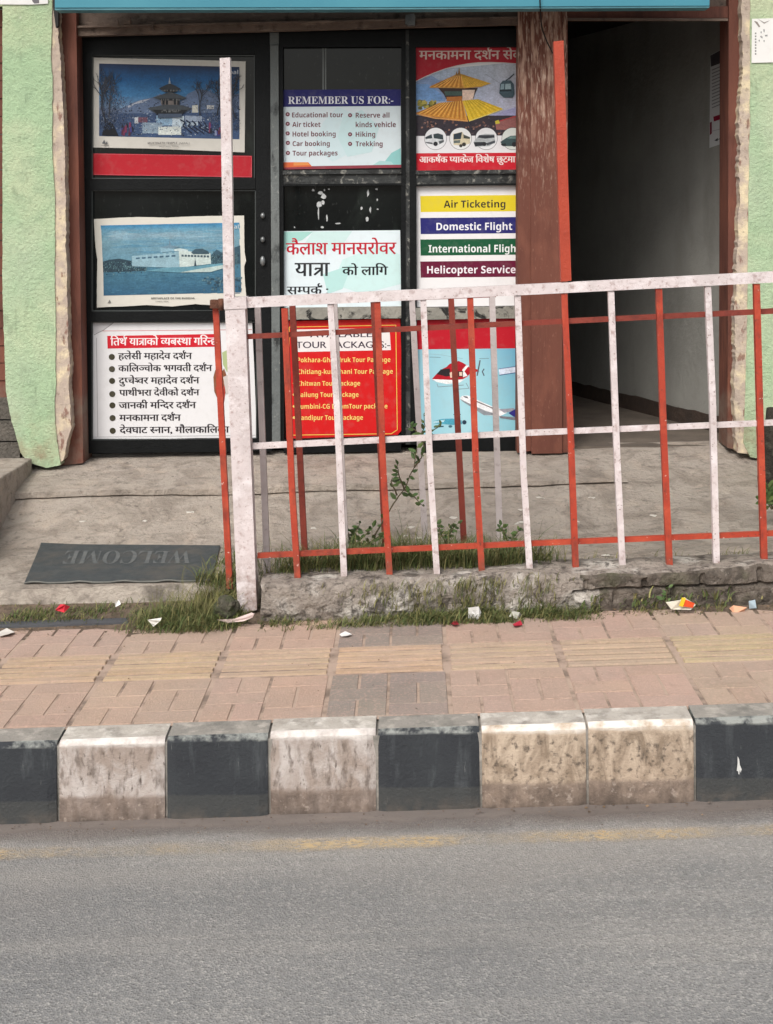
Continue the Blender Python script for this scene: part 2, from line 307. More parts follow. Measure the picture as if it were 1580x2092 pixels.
# ------------------------------------------------------------------ lettering (flat glyph outlines)
_glyph = {}
def glyph(s):
    """(verts, faces) of a string set in the built-in font at size 1"""
    if s in _glyph: return _glyph[s]
    c = bpy.data.curves.new('t', 'FONT'); c.body = s; c.size = 1; c.resolution_u = 4
    o = bpy.data.objects.new('t', c); COL.objects.link(o)
    dg = bpy.context.evaluated_depsgraph_get(); dg.update()
    me = bpy.data.meshes.new_from_object(o.evaluated_get(dg))
    r = ([(v.co.x, v.co.y) for v in me.vertices], [tuple(p.vertices) for p in me.polygons])
    bpy.data.objects.remove(o); bpy.data.curves.remove(c); bpy.data.meshes.remove(me)
    _glyph[s] = r; return r
_adv = {}
def advance(ch):
    if ch not in _adv:
        if ch == ' ': _adv[ch] = .26
        else: _adv[ch] = max(x for x, y in glyph(ch + 'न')[0]) - max(x for x, y in glyph('न')[0])
    return _adv[ch]
def clip_right(g, xc):
    """keep the part of a glyph left of xc"""
    vs, fs = [], []
    for f in g[1]:
        poly = [g[0][i] for i in f]; out = []
        for i in range(len(poly)):
            a, b = poly[i], poly[(i + 1) % len(poly)]
            if a[0] <= xc: out.append(a)
            if (a[0] <= xc) != (b[0] <= xc):
                t = (xc - a[0]) / (b[0] - a[0]); out.append((xc, a[1] + t * (b[1] - a[1])))
        if len(out) >= 3:
            fs.append(tuple(range(len(vs), len(vs) + len(out)))); vs += out
    return vs, fs
def strokes(lines, w):
    vs, fs = [], []
    for (x0, y0), (x1, y1) in lines:
        L = math.hypot(x1 - x0, y1 - y0); nx, ny = -(y1 - y0) / L * w / 2, (x1 - x0) / L * w / 2
        k = len(vs); vs += [(x0 + nx, y0 + ny), (x1 + nx, y1 + ny), (x1 - nx, y1 - ny), (x0 - nx, y0 - ny)]; fs.append((k, k + 1, k + 2, k + 3))
    return vs, fs
MARKS = 'ािीुूृेैोौंः'
def deva(s):
    """lay out Devanagari: half forms, reph, pre-base i; returns pieces [(verts, faces)] at size 1 and the width"""
    head = max(y for x, y in glyph('न')[0])
    out = []; x = 0.0
    def put(g, dx): out.append(([(a + dx, b) for a, b in g[0]], g[1]))
    i = 0
    while i < len(s):
        ch = s[i]
        if not ('क' <= ch <= 'ह' or 'अ' <= ch <= 'औ'):
            if ch != ' ' and ch != '\u200c': put(glyph(ch), x)
            x += advance(ch) if ch != ',' else .22; i += 1; continue
        cl = [ch]; i += 1
        while i + 1 < len(s) and s[i] == '्': cl.append(s[i + 1]); i += 2
        marks = []
        while i < len(s) and s[i] in MARKS: marks.append(s[i]); i += 1
        reph = cl[0] == 'र' and len(cl) > 1
        if reph: cl = cl[1:]
        if 'ि' in marks: put(glyph('ि'), x); x += advance('ि')
        if cl == ['त', 'र']:
            put(strokes([((-.02, head - .035), (.50, head - .035)), ((.40, 0), (.40, head)), ((.40, .36), (.14, .36)), ((.16, .38), (.10, .30)), ((.40, .34), (.06, .06))], .075), x); x += .49
        else:
            for c in cl[:-1]:
                g = glyph(c); right = max(a for a, b in g[0] if .1 < b < .4)
                xc = right - .085; put(clip_right(g, xc), x); x += xc - .01
            put(glyph(cl[-1]), x); x += advance(cl[-1])
        for m in marks:
            if m == 'ि': continue
            put(glyph(m), x); x += advance(m)
        if reph:
            cx, cy, r = x - .12, head + .13, .12
            put(strokes([((cx + r * math.cos(R(a)), cy + r * math.sin(R(a))), (cx + r * math.cos(R(a + 32)), cy + r * math.sin(R(a + 32)))) for a in range(100, 320, 30)], .07), x * 0)
    return out, x, head
def sansbold(s):
    o = ''
    for c in s:
        if 'A' <= c <= 'Z': o += chr(0x1D5D4 + ord(c) - 65)
        elif 'a' <= c <= 'z': o += chr(0x1D5EE + ord(c) - 97)
        else: o += c
    return o
def serifbold(s):
    o = ''
    for c in s:
        if 'A' <= c <= 'Z': o += chr(0x1D400 + ord(c) - 65)
        elif 'a' <= c <= 'z': o += chr(0x1D41A + ord(c) - 97)
        else: o += c
    return o

class Sheet:
    """a printed sheet: backing with thickness plus flat ink a fraction of a millimetre proud, all one mesh; drawn in photo pixels on the plane Y (or another plane)"""
    def __init__(s, outline, Y, thick=.004, paper=(238, 236, 232), proj=None, curl=None):
        s.bm = bmesh.new(); s.ink = s.bm.loops.layers.float_color.new('ink'); s.Y = Y; s.n = 0.0; s.step = 4e-5; s.photo = 0
        s.proj = proj or (lambda x, y, d: PX(x, y, Y - d)); s.curl = curl
        a = [s.bm.verts.new(s.P(x, y, 0)) for x, y in outline]; b = [s.bm.verts.new(s.P(x, y, -thick)) for x, y in outline]
        fs = [s.bm.faces.new(a), s.bm.faces.new(b[::-1])] + [s.bm.faces.new((a[i], b[i], b[(i + 1) % len(a)], a[(i + 1) % len(a)])) for i in range(len(a))]
        for f in fs: s.paint(f, paper)
    def P(s, x, y, d):
        if s.curl: d += s.curl(x, y)
        return s.proj(x, y, d)
    def paint(s, f, c):
        if isinstance(c[0], (tuple, list)):
            for l, k in zip(f.loops, c): l[s.ink] = rgb(*k, .86)
        else:
            for l in f.loops: l[s.ink] = rgb(*c, .86)
    def up(s): s.n += s.step; return s.n + .0003
    def poly(s, pts, c, d=None):
        if d is None: d = s.up()
        try: f = s.bm.faces.new([s.bm.verts.new(s.P(x, y, d)) for x, y in pts])
        except ValueError: return
        s.paint(f, c); f.material_index = s.photo
    def rect(s, x0, y0, x1, y1, c): s.poly([(x0, y0), (x1, y0), (x1, y1), (x0, y1)], c)
    def disc(s, x, y, r, c, n=20, ry=None):
        ry = ry or r
        s.poly([(x + r * math.cos(2 * math.pi * k / n), y + ry * math.sin(2 * math.pi * k / n)) for k in range(n)], c)
    def line(s, pts, w, c, w2=None):
        d = s.up()
        for i in range(len(pts) - 1):
            (x0, y0), (x1, y1) = pts[i], pts[i + 1]; L = math.hypot(x1 - x0, y1 - y0) or 1
            ww = w if w2 is None else w + (w2 - w) * i / max(1, len(pts) - 1)
            nx, ny = -(y1 - y0) / L * ww / 2, (x1 - x0) / L * ww / 2
            s.poly([(x0 + nx, y0 + ny), (x1 + nx, y1 + ny), (x1 - nx, y1 - ny), (x0 - nx, y0 - ny)], c, d + i * 2e-6)
    def _put(s, pieces, x0, yb, sx, sy, c, bold, slope):
        offs = [0] if not bold else [-bold, 0, bold]
        for k, o in enumerate(offs):
            d = s.up()
            for vs, fs in pieces:
                d += 1e-6
                vv = [s.bm.verts.new(s.P(x0 + x * sx + o, yb - y * sy + slope * x * sx, d)) for x, y in vs]
                for f in fs:
                    try: fc = s.bm.faces.new([vv[i] for i in f]); s.paint(fc, c)
                    except ValueError: pass
    def text(s, body, x0, x1, yb, cap, c, face='bold', bold=0, slope=-.004):
        st = sansbold(body) if face == 'bold' else serifbold(body) if face == 'serif' else body
        g = glyph(st); w = max(x for x, y in g[0]); m = min(x for x, y in g[0])
        ch = max(y for x, y in glyph(st[0] if body[0].isupper() else 'H')[0])
        sx = (x1 - x0) / (w - m); s._put([([(a - m, b) for a, b in g[0]], g[1])], x0, yb, sx, cap / ch, c, bold, slope)
    def hindi(s, body, x0, x1, yhead, yb, c, bold=.5, slope=-.006):
        p, w, head = deva(body); s._put(p, x0, yb, (x1 - x0) / w, (yb - yhead) / head, c, bold, slope)
    def done(s, name, label, cat='poster', group=None, parent=None):
        o = build(name, s.bm, [INK, PHOTO], parent, base='keep')
        return tag(o, label, cat, group) if parent is None else o

# ================================================================== SETTING
# road
KY = 4.150; ZR = -.256
bm = bmesh.new()
def sheet(bm, x0, x1, y0, y1, z, nx=2, ny=2, disp=0, zf=None):
    vs = [[bm.verts.new((x0 + (x1 - x0) * i / nx, y0 + (y1 - y0) * j / ny, 0)) for j in range(ny + 1)] for i in range(nx + 1)]
    for r in vs:
        for v in r:
            v.co.z = (zf(v.co.x, v.co.y) if zf else z + GR * v.co.x) + (mnoise.noise(v.co * 3.1) * disp + mnoise.noise(v.co * 11.) * disp * .4 if disp else 0)
    for i in range(nx):
        for j in range(ny): bm.faces.new((vs[i][j], vs[i + 1][j], vs[i + 1][j + 1], vs[i][j + 1]))
sheet(bm, -30, 30, -8, KY + .1, ZR, 8, 8)
tag(build("road", bm, ASPHALT), kind='structure')
def gutter_mat():
    m = M("dusty_gutter", rgb(140, 129, 122), rgb(126, 117, 111), 7, .95, .5, 120, (.3, 1, 1), [dict(c=rgb(76, 69, 66), scale=34, lo=.62, hi=.72, k=.7), dict(c=rgb(164, 150, 140), scale=12, lo=.55, hi=.75, stretch=(.2, 1, 1), k=.5), dict(c=rgb(104, 95, 89), scale=5, lo=.5, hi=.66, stretch=(.3, 1, 1), k=.5)])
    t = m.node_tree; b = t.nodes['Principled BSDF']
    sp = node(t, 'ShaderNodeSeparateXYZ'); t.links.new(node(t, 'ShaderNodeNewGeometry').outputs['Position'], sp.inputs[0])
    ad = node(t, 'ShaderNodeMath', operation='ADD'); t.links.new(sp.outputs[1], ad.inputs[0]); t.links.new(ramp(t, noi(t, 6, (.6, 1, 1)), .2, .8, -.045, .045), ad.inputs[1])
    t.links.new(ramp(t, ad.outputs[0], 3.99, 4.09, 0, .75), b.inputs['Alpha'])
    return m
bm = bmesh.new(); sheet(bm, -6, 6, 3.90, KY + .06, ZR + .006, 60, 2)
tag(build("gutter", bm, gutter_mat()), kind='structure')
# worn yellow line
def yellow():
    m, t, b = new_mat("worn_yellow_road_paint")
    v = node(t, 'ShaderNodeTexVoronoi'); v.inputs['Scale'].default_value = 190; t.links.new(vec(t, (1, 1, 1)), v.inputs['Vector'])
    sp = node(t, 'ShaderNodeSeparateXYZ'); t.links.new(node(t, 'ShaderNodeNewGeometry').outputs['Position'], sp.inputs[0])
    wy = node(t, 'ShaderNodeMath', operation='ADD'); t.links.new(sp.outputs[1], wy.inputs[0]); t.links.new(ramp(t, noi(t, 9), 0, 1, -.02, .02), wy.inputs[1])
    band = mul(t, ramp(t, wy.outputs[0], 3.892, 3.920), ramp(t, wy.outputs[0], 3.986, 3.958))
    patch = ramp(t, noi(t, 3.1, (1, .3, 1), 3),   .44, .62, .25, 1)
    grain = ramp(t, noi(t, 110, (.6, 1, 1), 3), .34, .56)
    a = mul(t, mul(t, band, patch), mul(t, grain, .5))
    c = mix(t, ramp(t, noi(t, 40), .35, .65), rgb(226, 192, 134), rgb(204, 184, 150))
    t.links.new(c, b.inputs['Base Color']); b.inputs['Roughness'].default_value = .85; t.links.new(a, b.inputs['Alpha'])
    return m
bm = bmesh.new(); sheet(bm, -6, 6, 3.84, 4.04, ZR + .003, 4, 1)
tag(build("road_marking", bm, yellow()), kind='structure')

# pavement: bricks modelled one by one in moulded tiles, joints of sand below
bm = bmesh.new(); tl = bm.loops.layers.float_color.new('tint'); rnd = random.Random(5)
KB_Y = 4.272
sheet(bm, -7, 7, KB_Y - .02, 5.45, -.0035, 40, 4, .0012)
for f in bm.faces:
    f.material_index = 1
    for l in f.loops: l[tl] = (1, 1, 1, 1)
GREYT, PINK = (.58, .68, .76), (1, 1, 1)
def brick(x0, x1, y0, y1, tint, g=.003, h=.0):
    x0 += g; x1 -= g; y0 += g * .45; y1 -= g * .45
    if y1 - y0 < .01 or x1 - x0 < .01: return
    j = rnd.uniform(-.0012, .0012) + h; b = .003
    tp = [(x0 + b, y0 + b), (x1 - b, y0 + b), (x1 - b, y1 - b), (x0 + b, y1 - b)]; bt = [(x0, y0), (x1, y0), (x1, y1), (x0, y1)]
    A = [bm.verts.new((x, y, GR * x + j)) for x, y in tp]; B = [bm.verts.new((x, y, GR * x - .008)) for x, y in bt]
    k = rnd.uniform(.94, 1.04); t = (tint[0] * k, tint[1] * k * rnd.uniform(.98, 1.02), tint[2] * k * rnd.uniform(.97, 1.03), 1)
    for f in [bm.faces.new(A)] + [bm.faces.new((A[i], B[i], B[(i + 1) % 4], A[(i + 1) % 4])) for i in range(4)]:
        for l in f.loops: l[tl] = t
def tile(x, y0, y1, w, tint):
    h = w / 2; q = w / 4; u = .4
    def yy(v): return y0 + v * u
    def put(a, b, c, d):
        c, d = yy(c), min(yy(d), y1)
        if d > c + .012: brick(x + a, x + b, c, d, tint)
    put(0, q, 0, .37); put(q, h, 0, .37); put(0, h, .37, .63); put(0, q, .63, 1); put(q, h, .63, 1)
    put(h, w, 0, .25); put(h, h + q, .25, .75); put(h + q, w, .25, .75); put(h, w, .75, 1)
TW = .4045; Z1, Z2, Z3 = 4.679, 4.981, 5.36
for k in range(-15, 16):
    x = .118 + k * TW
    grey = (k == -1)
    t = GREYT if grey else tuple(c * rnd.uniform(.975, 1.02) for c in PINK)
    tile(x + .002, KB_Y + .004, Z1 - .002, TW - .006, t); tile(x + .002, Z2 + .002, Z3, TW - .006, t)
    yt = (1.05, 1.07, .93) if k in (-1, -3, 1, 2) else (1.01, 1.02, .96)
    yt = tuple(c * rnd.uniform(.95, 1.05) for c in yt)
    brick(x + .001, x + TW - .003, Z1, Z2, tuple(v * .68 for v in yt), .002, -.004)  # base between the ribs coloured darker, rib shadow put into the tint
    n = 5
    for j in range(n):                       # raised guiding ribs
        c = Z1 + (j + .5) * (Z2 - Z1) / n
        brick(x + .012, x + TW - .014, c - .0185, c + .0185, tuple(v * 1.05 for v in yt), .001, .0035)
tag(build("pavement", bm, [BRICKC, GROUT]), kind='structure')

# soil between the pavement and the low wall / step
bm = bmesh.new()
sheet(bm, -7, 7, 5.20, 5.62, .0, 180, 10, .008, lambda x, y: GR * x - .004 + .034 * max(0, (y - 5.27)) / .3)
tag(build("soil", bm, SOIL), kind='structure')

# sloping concrete yard up to the shop
PROF = [(5.56, .092), (5.62, .096), (6.05, .110), (6.19, .114), (6.60, .250), (7.0, .318), (7.06, .338), (7.2, .350)]
def gz(x, y):
    for (a, za), (b, zb) in zip(PROF, PROF[1:]):
        if y <= b: break
    z = za + (zb - za) * max(0, min(1, (y - a) / (b - a)))
    g = GR if y < 5.6 else GR + (.014 - GR) * min(1, (y - 5.6) / 1.2)
    if x > .95 and y > 6.05:                # the little lip dies out on the right
        zl = .110 + (.318 - .110) * min(1, (y - 6.05) / .95) if y < 7 else z; k = min(1, (x - .95) / .3); z = z * (1 - k) + zl * k
    if x > -.55: z += .03 * max(0, 1 - abs(y - 5.6) / .5) * min(1, (x + .55) / .3)
    return z + g * x
bm = bmesh.new()
ys = sorted(set([5.58 + i * .05 for i in range(34)] + [6.598, 6.603, 6.617, 6.622]))
xs = [-4 + i * .06 for i in range(134)]
gv = [[bm.verts.new((x, y, gz(x, y) + (mnoise.noise(Vector((x * 2.3, y * 2.3, 0))) * (.0015 if y < 6.25 and x < -.5 else .009) + mnoise.noise(Vector((x * 8, y * 8, 2))) * (.0012 if y < 6.25 and x < -.5 else .005) if 5.60 < y < 6.55 or 6.65 < y < 6.9 else mnoise.noise(Vector((x * 6, 0, 4))) * .004))) for y in ys] for x in xs]
for i in range(len(xs) - 1):
    for j in range(len(ys) - 1): bm.faces.new((gv[i][j], gv[i + 1][j], gv[i + 1][j + 1], gv[i][j + 1]))
# step riser on the left of the gate opening
lo = [bm.verts.new((x, 5.565 + mnoise.noise(Vector((x * 5, 1, 0))) * .012, GR * x - .02)) for x in xs]
for i in range(len(xs) - 1): bm.faces.new((lo[i], lo[i + 1], gv[i + 1][0], gv[i][0])).material_index = 1
for f in bm.faces: f.smooth = True
for e in bm.edges:
    y = [v.co.y for v in e.verts]
    if abs(y[0] - y[1]) < 1e-6 and (abs(y[0] - 5.58) < 1e-5): e.smooth = False
tag(build("path", bm, [CONC, RISER]), kind='structure')
bm = bmesh.new(); n = 110; rows = []
for i in range(n + 1):
    x = -1.93 + 2.98 * i / n; y0 = 6.585 + mnoise.noise(Vector((x * 1.7, 0, 5))) * .02 + mnoise.noise(Vector((x * 9, 0, 5))) * .006 + .05 * max(0, x - .4)
    th = .026 * min(1, max(.1, (1.05 - x) / .5))
    r_ = [Vector((x, y0 + .014, gz(x, y0) + .004)), Vector((x, y0, gz(x, y0) + .010)), Vector((x, y0 + .002, gz(x, y0) + .010 + th)), Vector((x, y0 + .012, gz(x, y0) + .014 + th))]
    for k in range(1, 7):
        y = y0 + (7.06 - y0) * k / 6; t = k / 6; r_.append(Vector((x, y, gz(x, y0) * (1 - t) + (.344 + .014 * x) * t + .014 * (1 - t) + th * (1 - t) + mnoise.noise(Vector((x * 5, y * 5, 1))) * .003)))
    rows.append([bm.verts.new(p) for p in r_])
for a, b in zip(rows, rows[1:]):
    for k in range(len(a) - 1): bm.faces.new((a[k], b[k], b[k + 1], a[k + 1]))
tag(build("doorstep_path", bm, CONC), kind='structure')

# ================================================================== BUILDING
bld = empty("shop_building", (0, 7.1, .35), "green plastered shop building with black glazed front and dark open doorway", "building")
YP, YJ, YF, YG = 6.90, 6.98, 7.10, 7.135
# green pilasters
bm = bmesh.new()
left = [(5, -420), (5, 600), (12, 800), (24, 862), (30, 880), (42, 925), (58, 945), (95, 956), (124, 950)]
right = [(118, 915), (112, 860), (114, 700), (112, 560), (112, 400), (106, 300), (108, 200), (104, 110), (106, 40), (104, -420)]
pl = jag(left, .9, 22, 3) + jag(right, 1.8, 16, 4)
pxq(bm, pl, YP, .28)
build("wall", bm, GREEN, bld)
bm = bmesh.new()
pxq(bm, jag([(70, -420), (70, 940)], 0, 900, 1) + jag([(118, 948), (132, 938), (136, 905), (146, 872), (143, 840), (140, 700), (136, 560), (134, 430), (133, 330), (130, 240), (126, 170), (122, 110), (118, 50), (118, -420)], 2.4, 14, 9), YP + .007, .24)
build("plaster_edge", bm, BEIGE, bld)
bm = bmesh.new()
pxq(bm, jag([(2600, -420), (1532, -420)], 0, 9000) + jag([(1532, -420), (1534, 200), (1530, 420), (1528, 640), (1524, 800), (1520, 905), (1534, 934)], 1.4, 18, 5) + [(1560, 938), (2600, 940)], YP, .28)
build("wall", bm, GREEN, bld)
bm = bmesh.new()
pxq(bm, [(1560, 930), (1560, -420)] + jag([(1517, -420), (1517, 60), (1518, 130), (1512, 210), (1510, 320), (1512, 400), (1506, 520), (1502, 640), (1502, 760), (1502, 880), (1508, 925)], 4.2, 12, 8), YP + .007, .24)
build("plaster_edge", bm, BEIGE, bld)
# wooden jambs and the post
bm = bmesh.new(); pxq(bm, [(118, -60), (155, -60), (156, 60), (163, 500), (170, 946), (120, 952)], YJ, .2); bevel(bm, .003)
build("jamb", bm, WOOD, bld)
bm = bmesh.new(); pxq(bm, [(1490, -60), (1530, -60), (1530, 925), (1487, 915)], YJ, .2); bevel(bm, .003)
build("jamb", bm, WOOD, bld)
bm = bmesh.new()
pxq(bm, [(1059, 20), (1084, 20), (1086, 921), (1057, 925)], YJ + .012, .26); pxq(bm, [(1084.5, 20), (1149, 20), (1149, 926), (1086.5, 927)], YJ, .27)
pxq(bm, [(1149.5, 20), (1160, 20), (1161, 924), (1149.5, 925)], YJ + .012, .26); bevel(bm, .003)
o = build("post", bm, POSTW, bld)
for v in o.data.vertices: pass
# wall above the opening (behind the sign)
bm = bmesh.new(); pxq(bm, [(118, -420), (1490, -420), (1490, 24), (118, 24)], YJ + .06, .2); build("lintel", bm, TRACK, bld)
bm = bmesh.new(); pxq(bm, [(1160, 20), (1489, 12), (1489, 36), (1160, 36)], YJ + .02, .12); bevel(bm, .003); build("door_head", bm, WOOD, bld)
bm = bmesh.new(); pxq(bm, [(1161, 36), (1488, 37), (1488, 42), (1161, 41)], YJ - .005, .02); build("head_trim", bm, TRACK, bld)
# shutter track with hooks
bm = bmesh.new()
pxq(bm, [(156, 56), (1058, 36), (1058, 49), (156, 73)], YJ + .03, .05)
pxq(bm, [(156, 24), (1058, 18), (1058, 35), (156, 55)], YJ + .055, .05)
pxq(bm, [(158, 52), (1058, 33), (1058, 36), (158, 56)], YJ + .01, .05); bevel(bm, .002)
tr = build("shutter_track", bm, TRACK, bld)
for (a, b) in (((222, 47), (242, 50)), ((252, 40), (266, 44)), ((310, 44), (313, 54))):
    bm = bmesh.new(); pxr(bm, a[0], a[1], b[0], b[1] + 4, YJ - .015, .04)
    tube(bm, [PX(b[0] - 2, b[1], YJ - .02), PX(b[0], b[1] - 7, YJ - .02), PX(b[0] - 4, b[1] - 10, YJ - .02)], .004)
    build("hook", bm, TRACK, tr)
bm = bmesh.new(); pxq(bm, [(829, 30), (846, 27), (849, 33), (848, 50), (834, 51), (828, 47)], YJ - .02, .05); bevel(bm, .004, 2); build("shutter_lock", bm, STEELM, tr)
# dark ground band under the frame and side gap
def leaf_frame(bm, xs, ys, Y=YF, d=.05):
    pass
FB = .045
# left glazed door
door = None
bm = bmesh.new()
pxq(bm, [(156, 72), (186, 72), (186, 926), (170, 926)], YF, FB); pxq(bm, [(521, 64), (551, 64), (555, 922), (526, 922)], YF, FB)
pxq(bm, [(186, 72), (521, 64), (521, 110), (186, 112)], YF, FB); pxq(bm, [(186, 366), (522, 363), (522, 386), (186, 388)], YF, FB)
pxq(bm, [(186, 637), (524, 634), (524, 655), (186, 657)], YF, FB); pxq(bm, [(186, 900), (526, 896), (526, 922), (186, 926)], YF, FB); bevel(bm, .003)
door = build("shop_door", bm, BLACKM, bld)
for (q) in ([(184, 110), (523, 108), (523, 368), (184, 370)], [(184, 384), (524, 382), (525, 640), (184, 642)], [(184, 653), (526, 650), (528, 902), (184, 904)]):
    bm = bmesh.new(); pxq(bm, q, YG, .006); build("pane", bm, GLASS, door)
def bead(bm, x0, y0, x1, y1, w=2.0):
    for a in ([(x0, y0), (x1, y0), (x1 - w, y0 + w), (x0 + w, y0 + w)], [(x1, y0), (x1, y1), (x1 - w, y1 - w), (x1 - w, y0 + w)], [(x1, y1), (x0, y1), (x0 + w, y1 - w), (x1 - w, y1 - w)], [(x0, y1), (x0, y0), (x0 + w, y0 + w), (x0 + w, y1 - w)]):
        pxq(bm, a, YF + .012, .03)
BEADM = M("grey_glazing_bead", rgb(56, 60, 60), rgb(78, 82, 80), 9, .4)
bm = bmesh.new()
for q in ((187, 112, 521, 365), (187, 388, 523, 636), (187, 657, 525, 899)): bead(bm, *q)
build("glazing_bead", bm, BEADM, door)
for y, r in ((440, 6), (489, 6), (533, 7)):
    bm = bmesh.new()
    c = PX(537, y, YF - .012)
    bmesh.ops.create_uvsphere(bm, u_segments=12, v_segments=8, radius=r / F * 7.1, matrix=Matrix.Translation(c) @ Matrix.Diagonal((.8, .9, 1.5 if y > 520 else 1, 1)))
    tube(bm, [c, c + Vector((0, .02, 0))], .006)
    build("lock" if y < 520 else "handle", bm, STEELM, door, smooth=True)
# grey meeting stile
bm = bmesh.new(); pxq(bm, [(552, 92), (569, 92), (573, 902), (556, 902)], YF - .008, .05); pxq(bm, [(551, 66), (575, 66), (575, 91), (551, 91)], YF + .004, .045)
bevel(bm, .002); build("meeting_stile", bm, GREYM, bld)
# middle and right glazed bays
for k, (xa, xb, xc, xd) in enumerate(((570, 578, 820, 829), (836, 850, 1056, 1062))):
    bm = bmesh.new()
    pxq(bm, [(xa, 64 - 3 * k), (xb, 64 - 3 * k), (xb + 3, 908), (xa + 3, 908)], YF, FB); pxq(bm, [(xc, 62 - 3 * k), (xd, 62 - 3 * k), (xd, 906), (xc, 906)], YF, FB)
    pxq(bm, [(xb, 64 - 4 * k), (xc, 62 - 4 * k), (xc, 95), (xb, 96)], YF, FB)
    pxq(bm, [(xb + 2, 898), (xc, 890), (xc, 922), (xb + 2, 926)], YF, FB); pxq(bm, [(xb, 376), (xc, 374), (xc, 378), (xb, 380)], YF, FB); bevel(bm, .002)
    win = build("shop_window", bm, BLACKM, bld)
    for (ya, yb) in ((92, 350), (374, 632), (645, 902)):
        bm = bmesh.new(); pxr(bm, xb - 3, ya, xc + 3, yb, YG, .006); build("pane", bm, GLASS, win)
    bm = bmesh.new()
    pxq(bm, [(xb, 348), (xc, 346), (xc, 354), (xb, 356)], YF - .01, FB); pxq(bm, [(xb, 356.5), (xc, 354.5), (xc, 374), (xb, 376)], YF + .004, FB); bevel(bm, .002)
    build("rail", bm, WORNM, win)
    bm = bmesh.new(); pxq(bm, [(xb, 629), (xc, 626), (xc, 650), (xb, 653)], YF - .004, FB); bevel(bm, .002); build("rail", bm, PALEM, win)
    if k == 0:
        bm = bmesh.new(); pxq(bm, [(829, 60), (836, 60), (839, 908), (829, 908)], YF + .006, FB); build("mullion", bm, WORNM, bld)
        # a curtain rod seen behind the top pane, and flakes of silver paint on the middle pane
        bm = bmesh.new(); pxr(bm, 659, 98, 662, 184, YG - .004, .003); pxr(bm, 664, 98, 667, 184, YG - .004, .003); build("inner_rod", bm, M("pale_rod", rgb(112, 116, 114), rgb(90, 94, 92), 9, .4), win)
        rnd = random.Random(21); FLAKEM = M("silver_paint_flake", rgb(196, 198, 198), rgb(150, 152, 152), 60, .5)
        for (x, y, w, h) in ((655, 393, 8, 5), (661, 401, 6, 8), (653, 417, 7, 9), (660, 414, 5, 6), (651, 437, 2, 16), (668, 445, 2, 12), (640, 388, 4, 3), (752, 395, 3, 9), (757, 428, 3, 8), (750, 447, 4, 7), (739, 425, 3, 4), (770, 386, 4, 3), (771, 408, 2, 3), (691, 456, 7, 2), (659, 464, 4, 3), (602, 464, 2, 2), (772, 427, 3, 2), (672, 386, 3, 2), (663, 388, 2, 3)):
            pts = [(x + w * math.cos(a) * rnd.uniform(.5, 1), y + h * math.sin(a) * rnd.uniform(.5, 1)) for a in [6.283 * q / 9 for q in range(9)]]
            bm = bmesh.new(); pxq(bm, pts, YG - .0015, .001); build("paint_flake", bm, FLAKEM, win)
# threshold under the glazing
# hallway behind the open doorway
W0, W1 = Vector((1.87, 7.10, 0)), Vector((.80, 9.965, 0))
wn = Vector((W1 - W0)).cross(Vector((0, 0, 1))).normalized()
if wn.y > 0: wn = -wn
bm = bmesh.new()
add_prism(bm, [W0 + Vector((0, 0, .36)), W1 + Vector((0, 0, .36)), W1 + Vector((0, 0, 2.75)), W0 + Vector((0, 0, 2.75))], -wn * .1); build("hall_wall", bm, HALL, bld)
bm = bmesh.new(); rnd = random.Random(2); n = 46
fr = [W0.lerp(W1, i / n) + wn * .012 for i in range(n + 1)]
up = [p + Vector((0, 0, .36 + .095 + mnoise.noise(p * 7) * .012 + mnoise.noise(p * 23) * .008)) for p in fr]
add_prism(bm, [p + Vector((0, 0, .36)) for p in fr] + up[::-1], -wn * .02); build("skirting", bm, SKIRT, bld)
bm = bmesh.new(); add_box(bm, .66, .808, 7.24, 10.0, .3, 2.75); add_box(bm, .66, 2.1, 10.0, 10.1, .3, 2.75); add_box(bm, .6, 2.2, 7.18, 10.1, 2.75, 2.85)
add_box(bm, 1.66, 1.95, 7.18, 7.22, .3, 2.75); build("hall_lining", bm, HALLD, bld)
bm = bmesh.new(); add_box(bm, .66, 2.1, 7.12, 10.1, .25, .366); build("hall_floor", bm, M("shaded_hall_floor", rgb(112, 102, 92), rgb(88, 80, 73), 5, .9, .4, 40), bld)  # floor darker than the yard concrete, indoor shade put into the colour
# body of the building round the opening, and what stands behind the glass
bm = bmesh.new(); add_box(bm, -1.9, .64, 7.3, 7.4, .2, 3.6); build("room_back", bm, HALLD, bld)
bm = bmesh.new(); add_box(bm, -3.6, 4.2, 7.05, 7.15, 2.66, 5.2); build("upper_wall", bm, GREEN, bld)

# neighbours at both edges
nb = empty("neighbour_shutter", (-2.6, 7.0, .4), "red brown metal shutter left of the green pilaster", "shutter")
bm = bmesh.new()
for i in range(22): add_box(bm, -3.9, -2.0, 7.0 - (.006 if i % 2 else 0), 7.05, .66 + i * .09, .66 + (i + 1) * .09 - .004)
build("slat_panel", bm, WOOD, nb)
bm = bmesh.new(); rnd = random.Random(8)
for r_ in range(3):
    x = -3.6
    while x < -1.98:
        w = rnd.uniform(.2, .36); c = Vector((x + w / 2, 6.98, .40 + r_ * .11))
        f = add_box(bm, x + .01, min(x + w, -1.9), 6.90 + rnd.uniform(0, .03), 7.1, .34 + r_ * .11, .34 + (r_ + 1) * .11 - .008); x += w
bevel(bm, .015, 2)
tag(build("stone_base", bm, ROCKM), "dark rough stone base under the red shutter at the left", "stone base")
bm = bmesh.new(); add_box(bm, -3.6, -1.925, 5.75, 6.885, .02, .368); bmesh.ops.subdivide_edges(bm, edges=bm.edges, cuts=6, use_grid_fill=True)
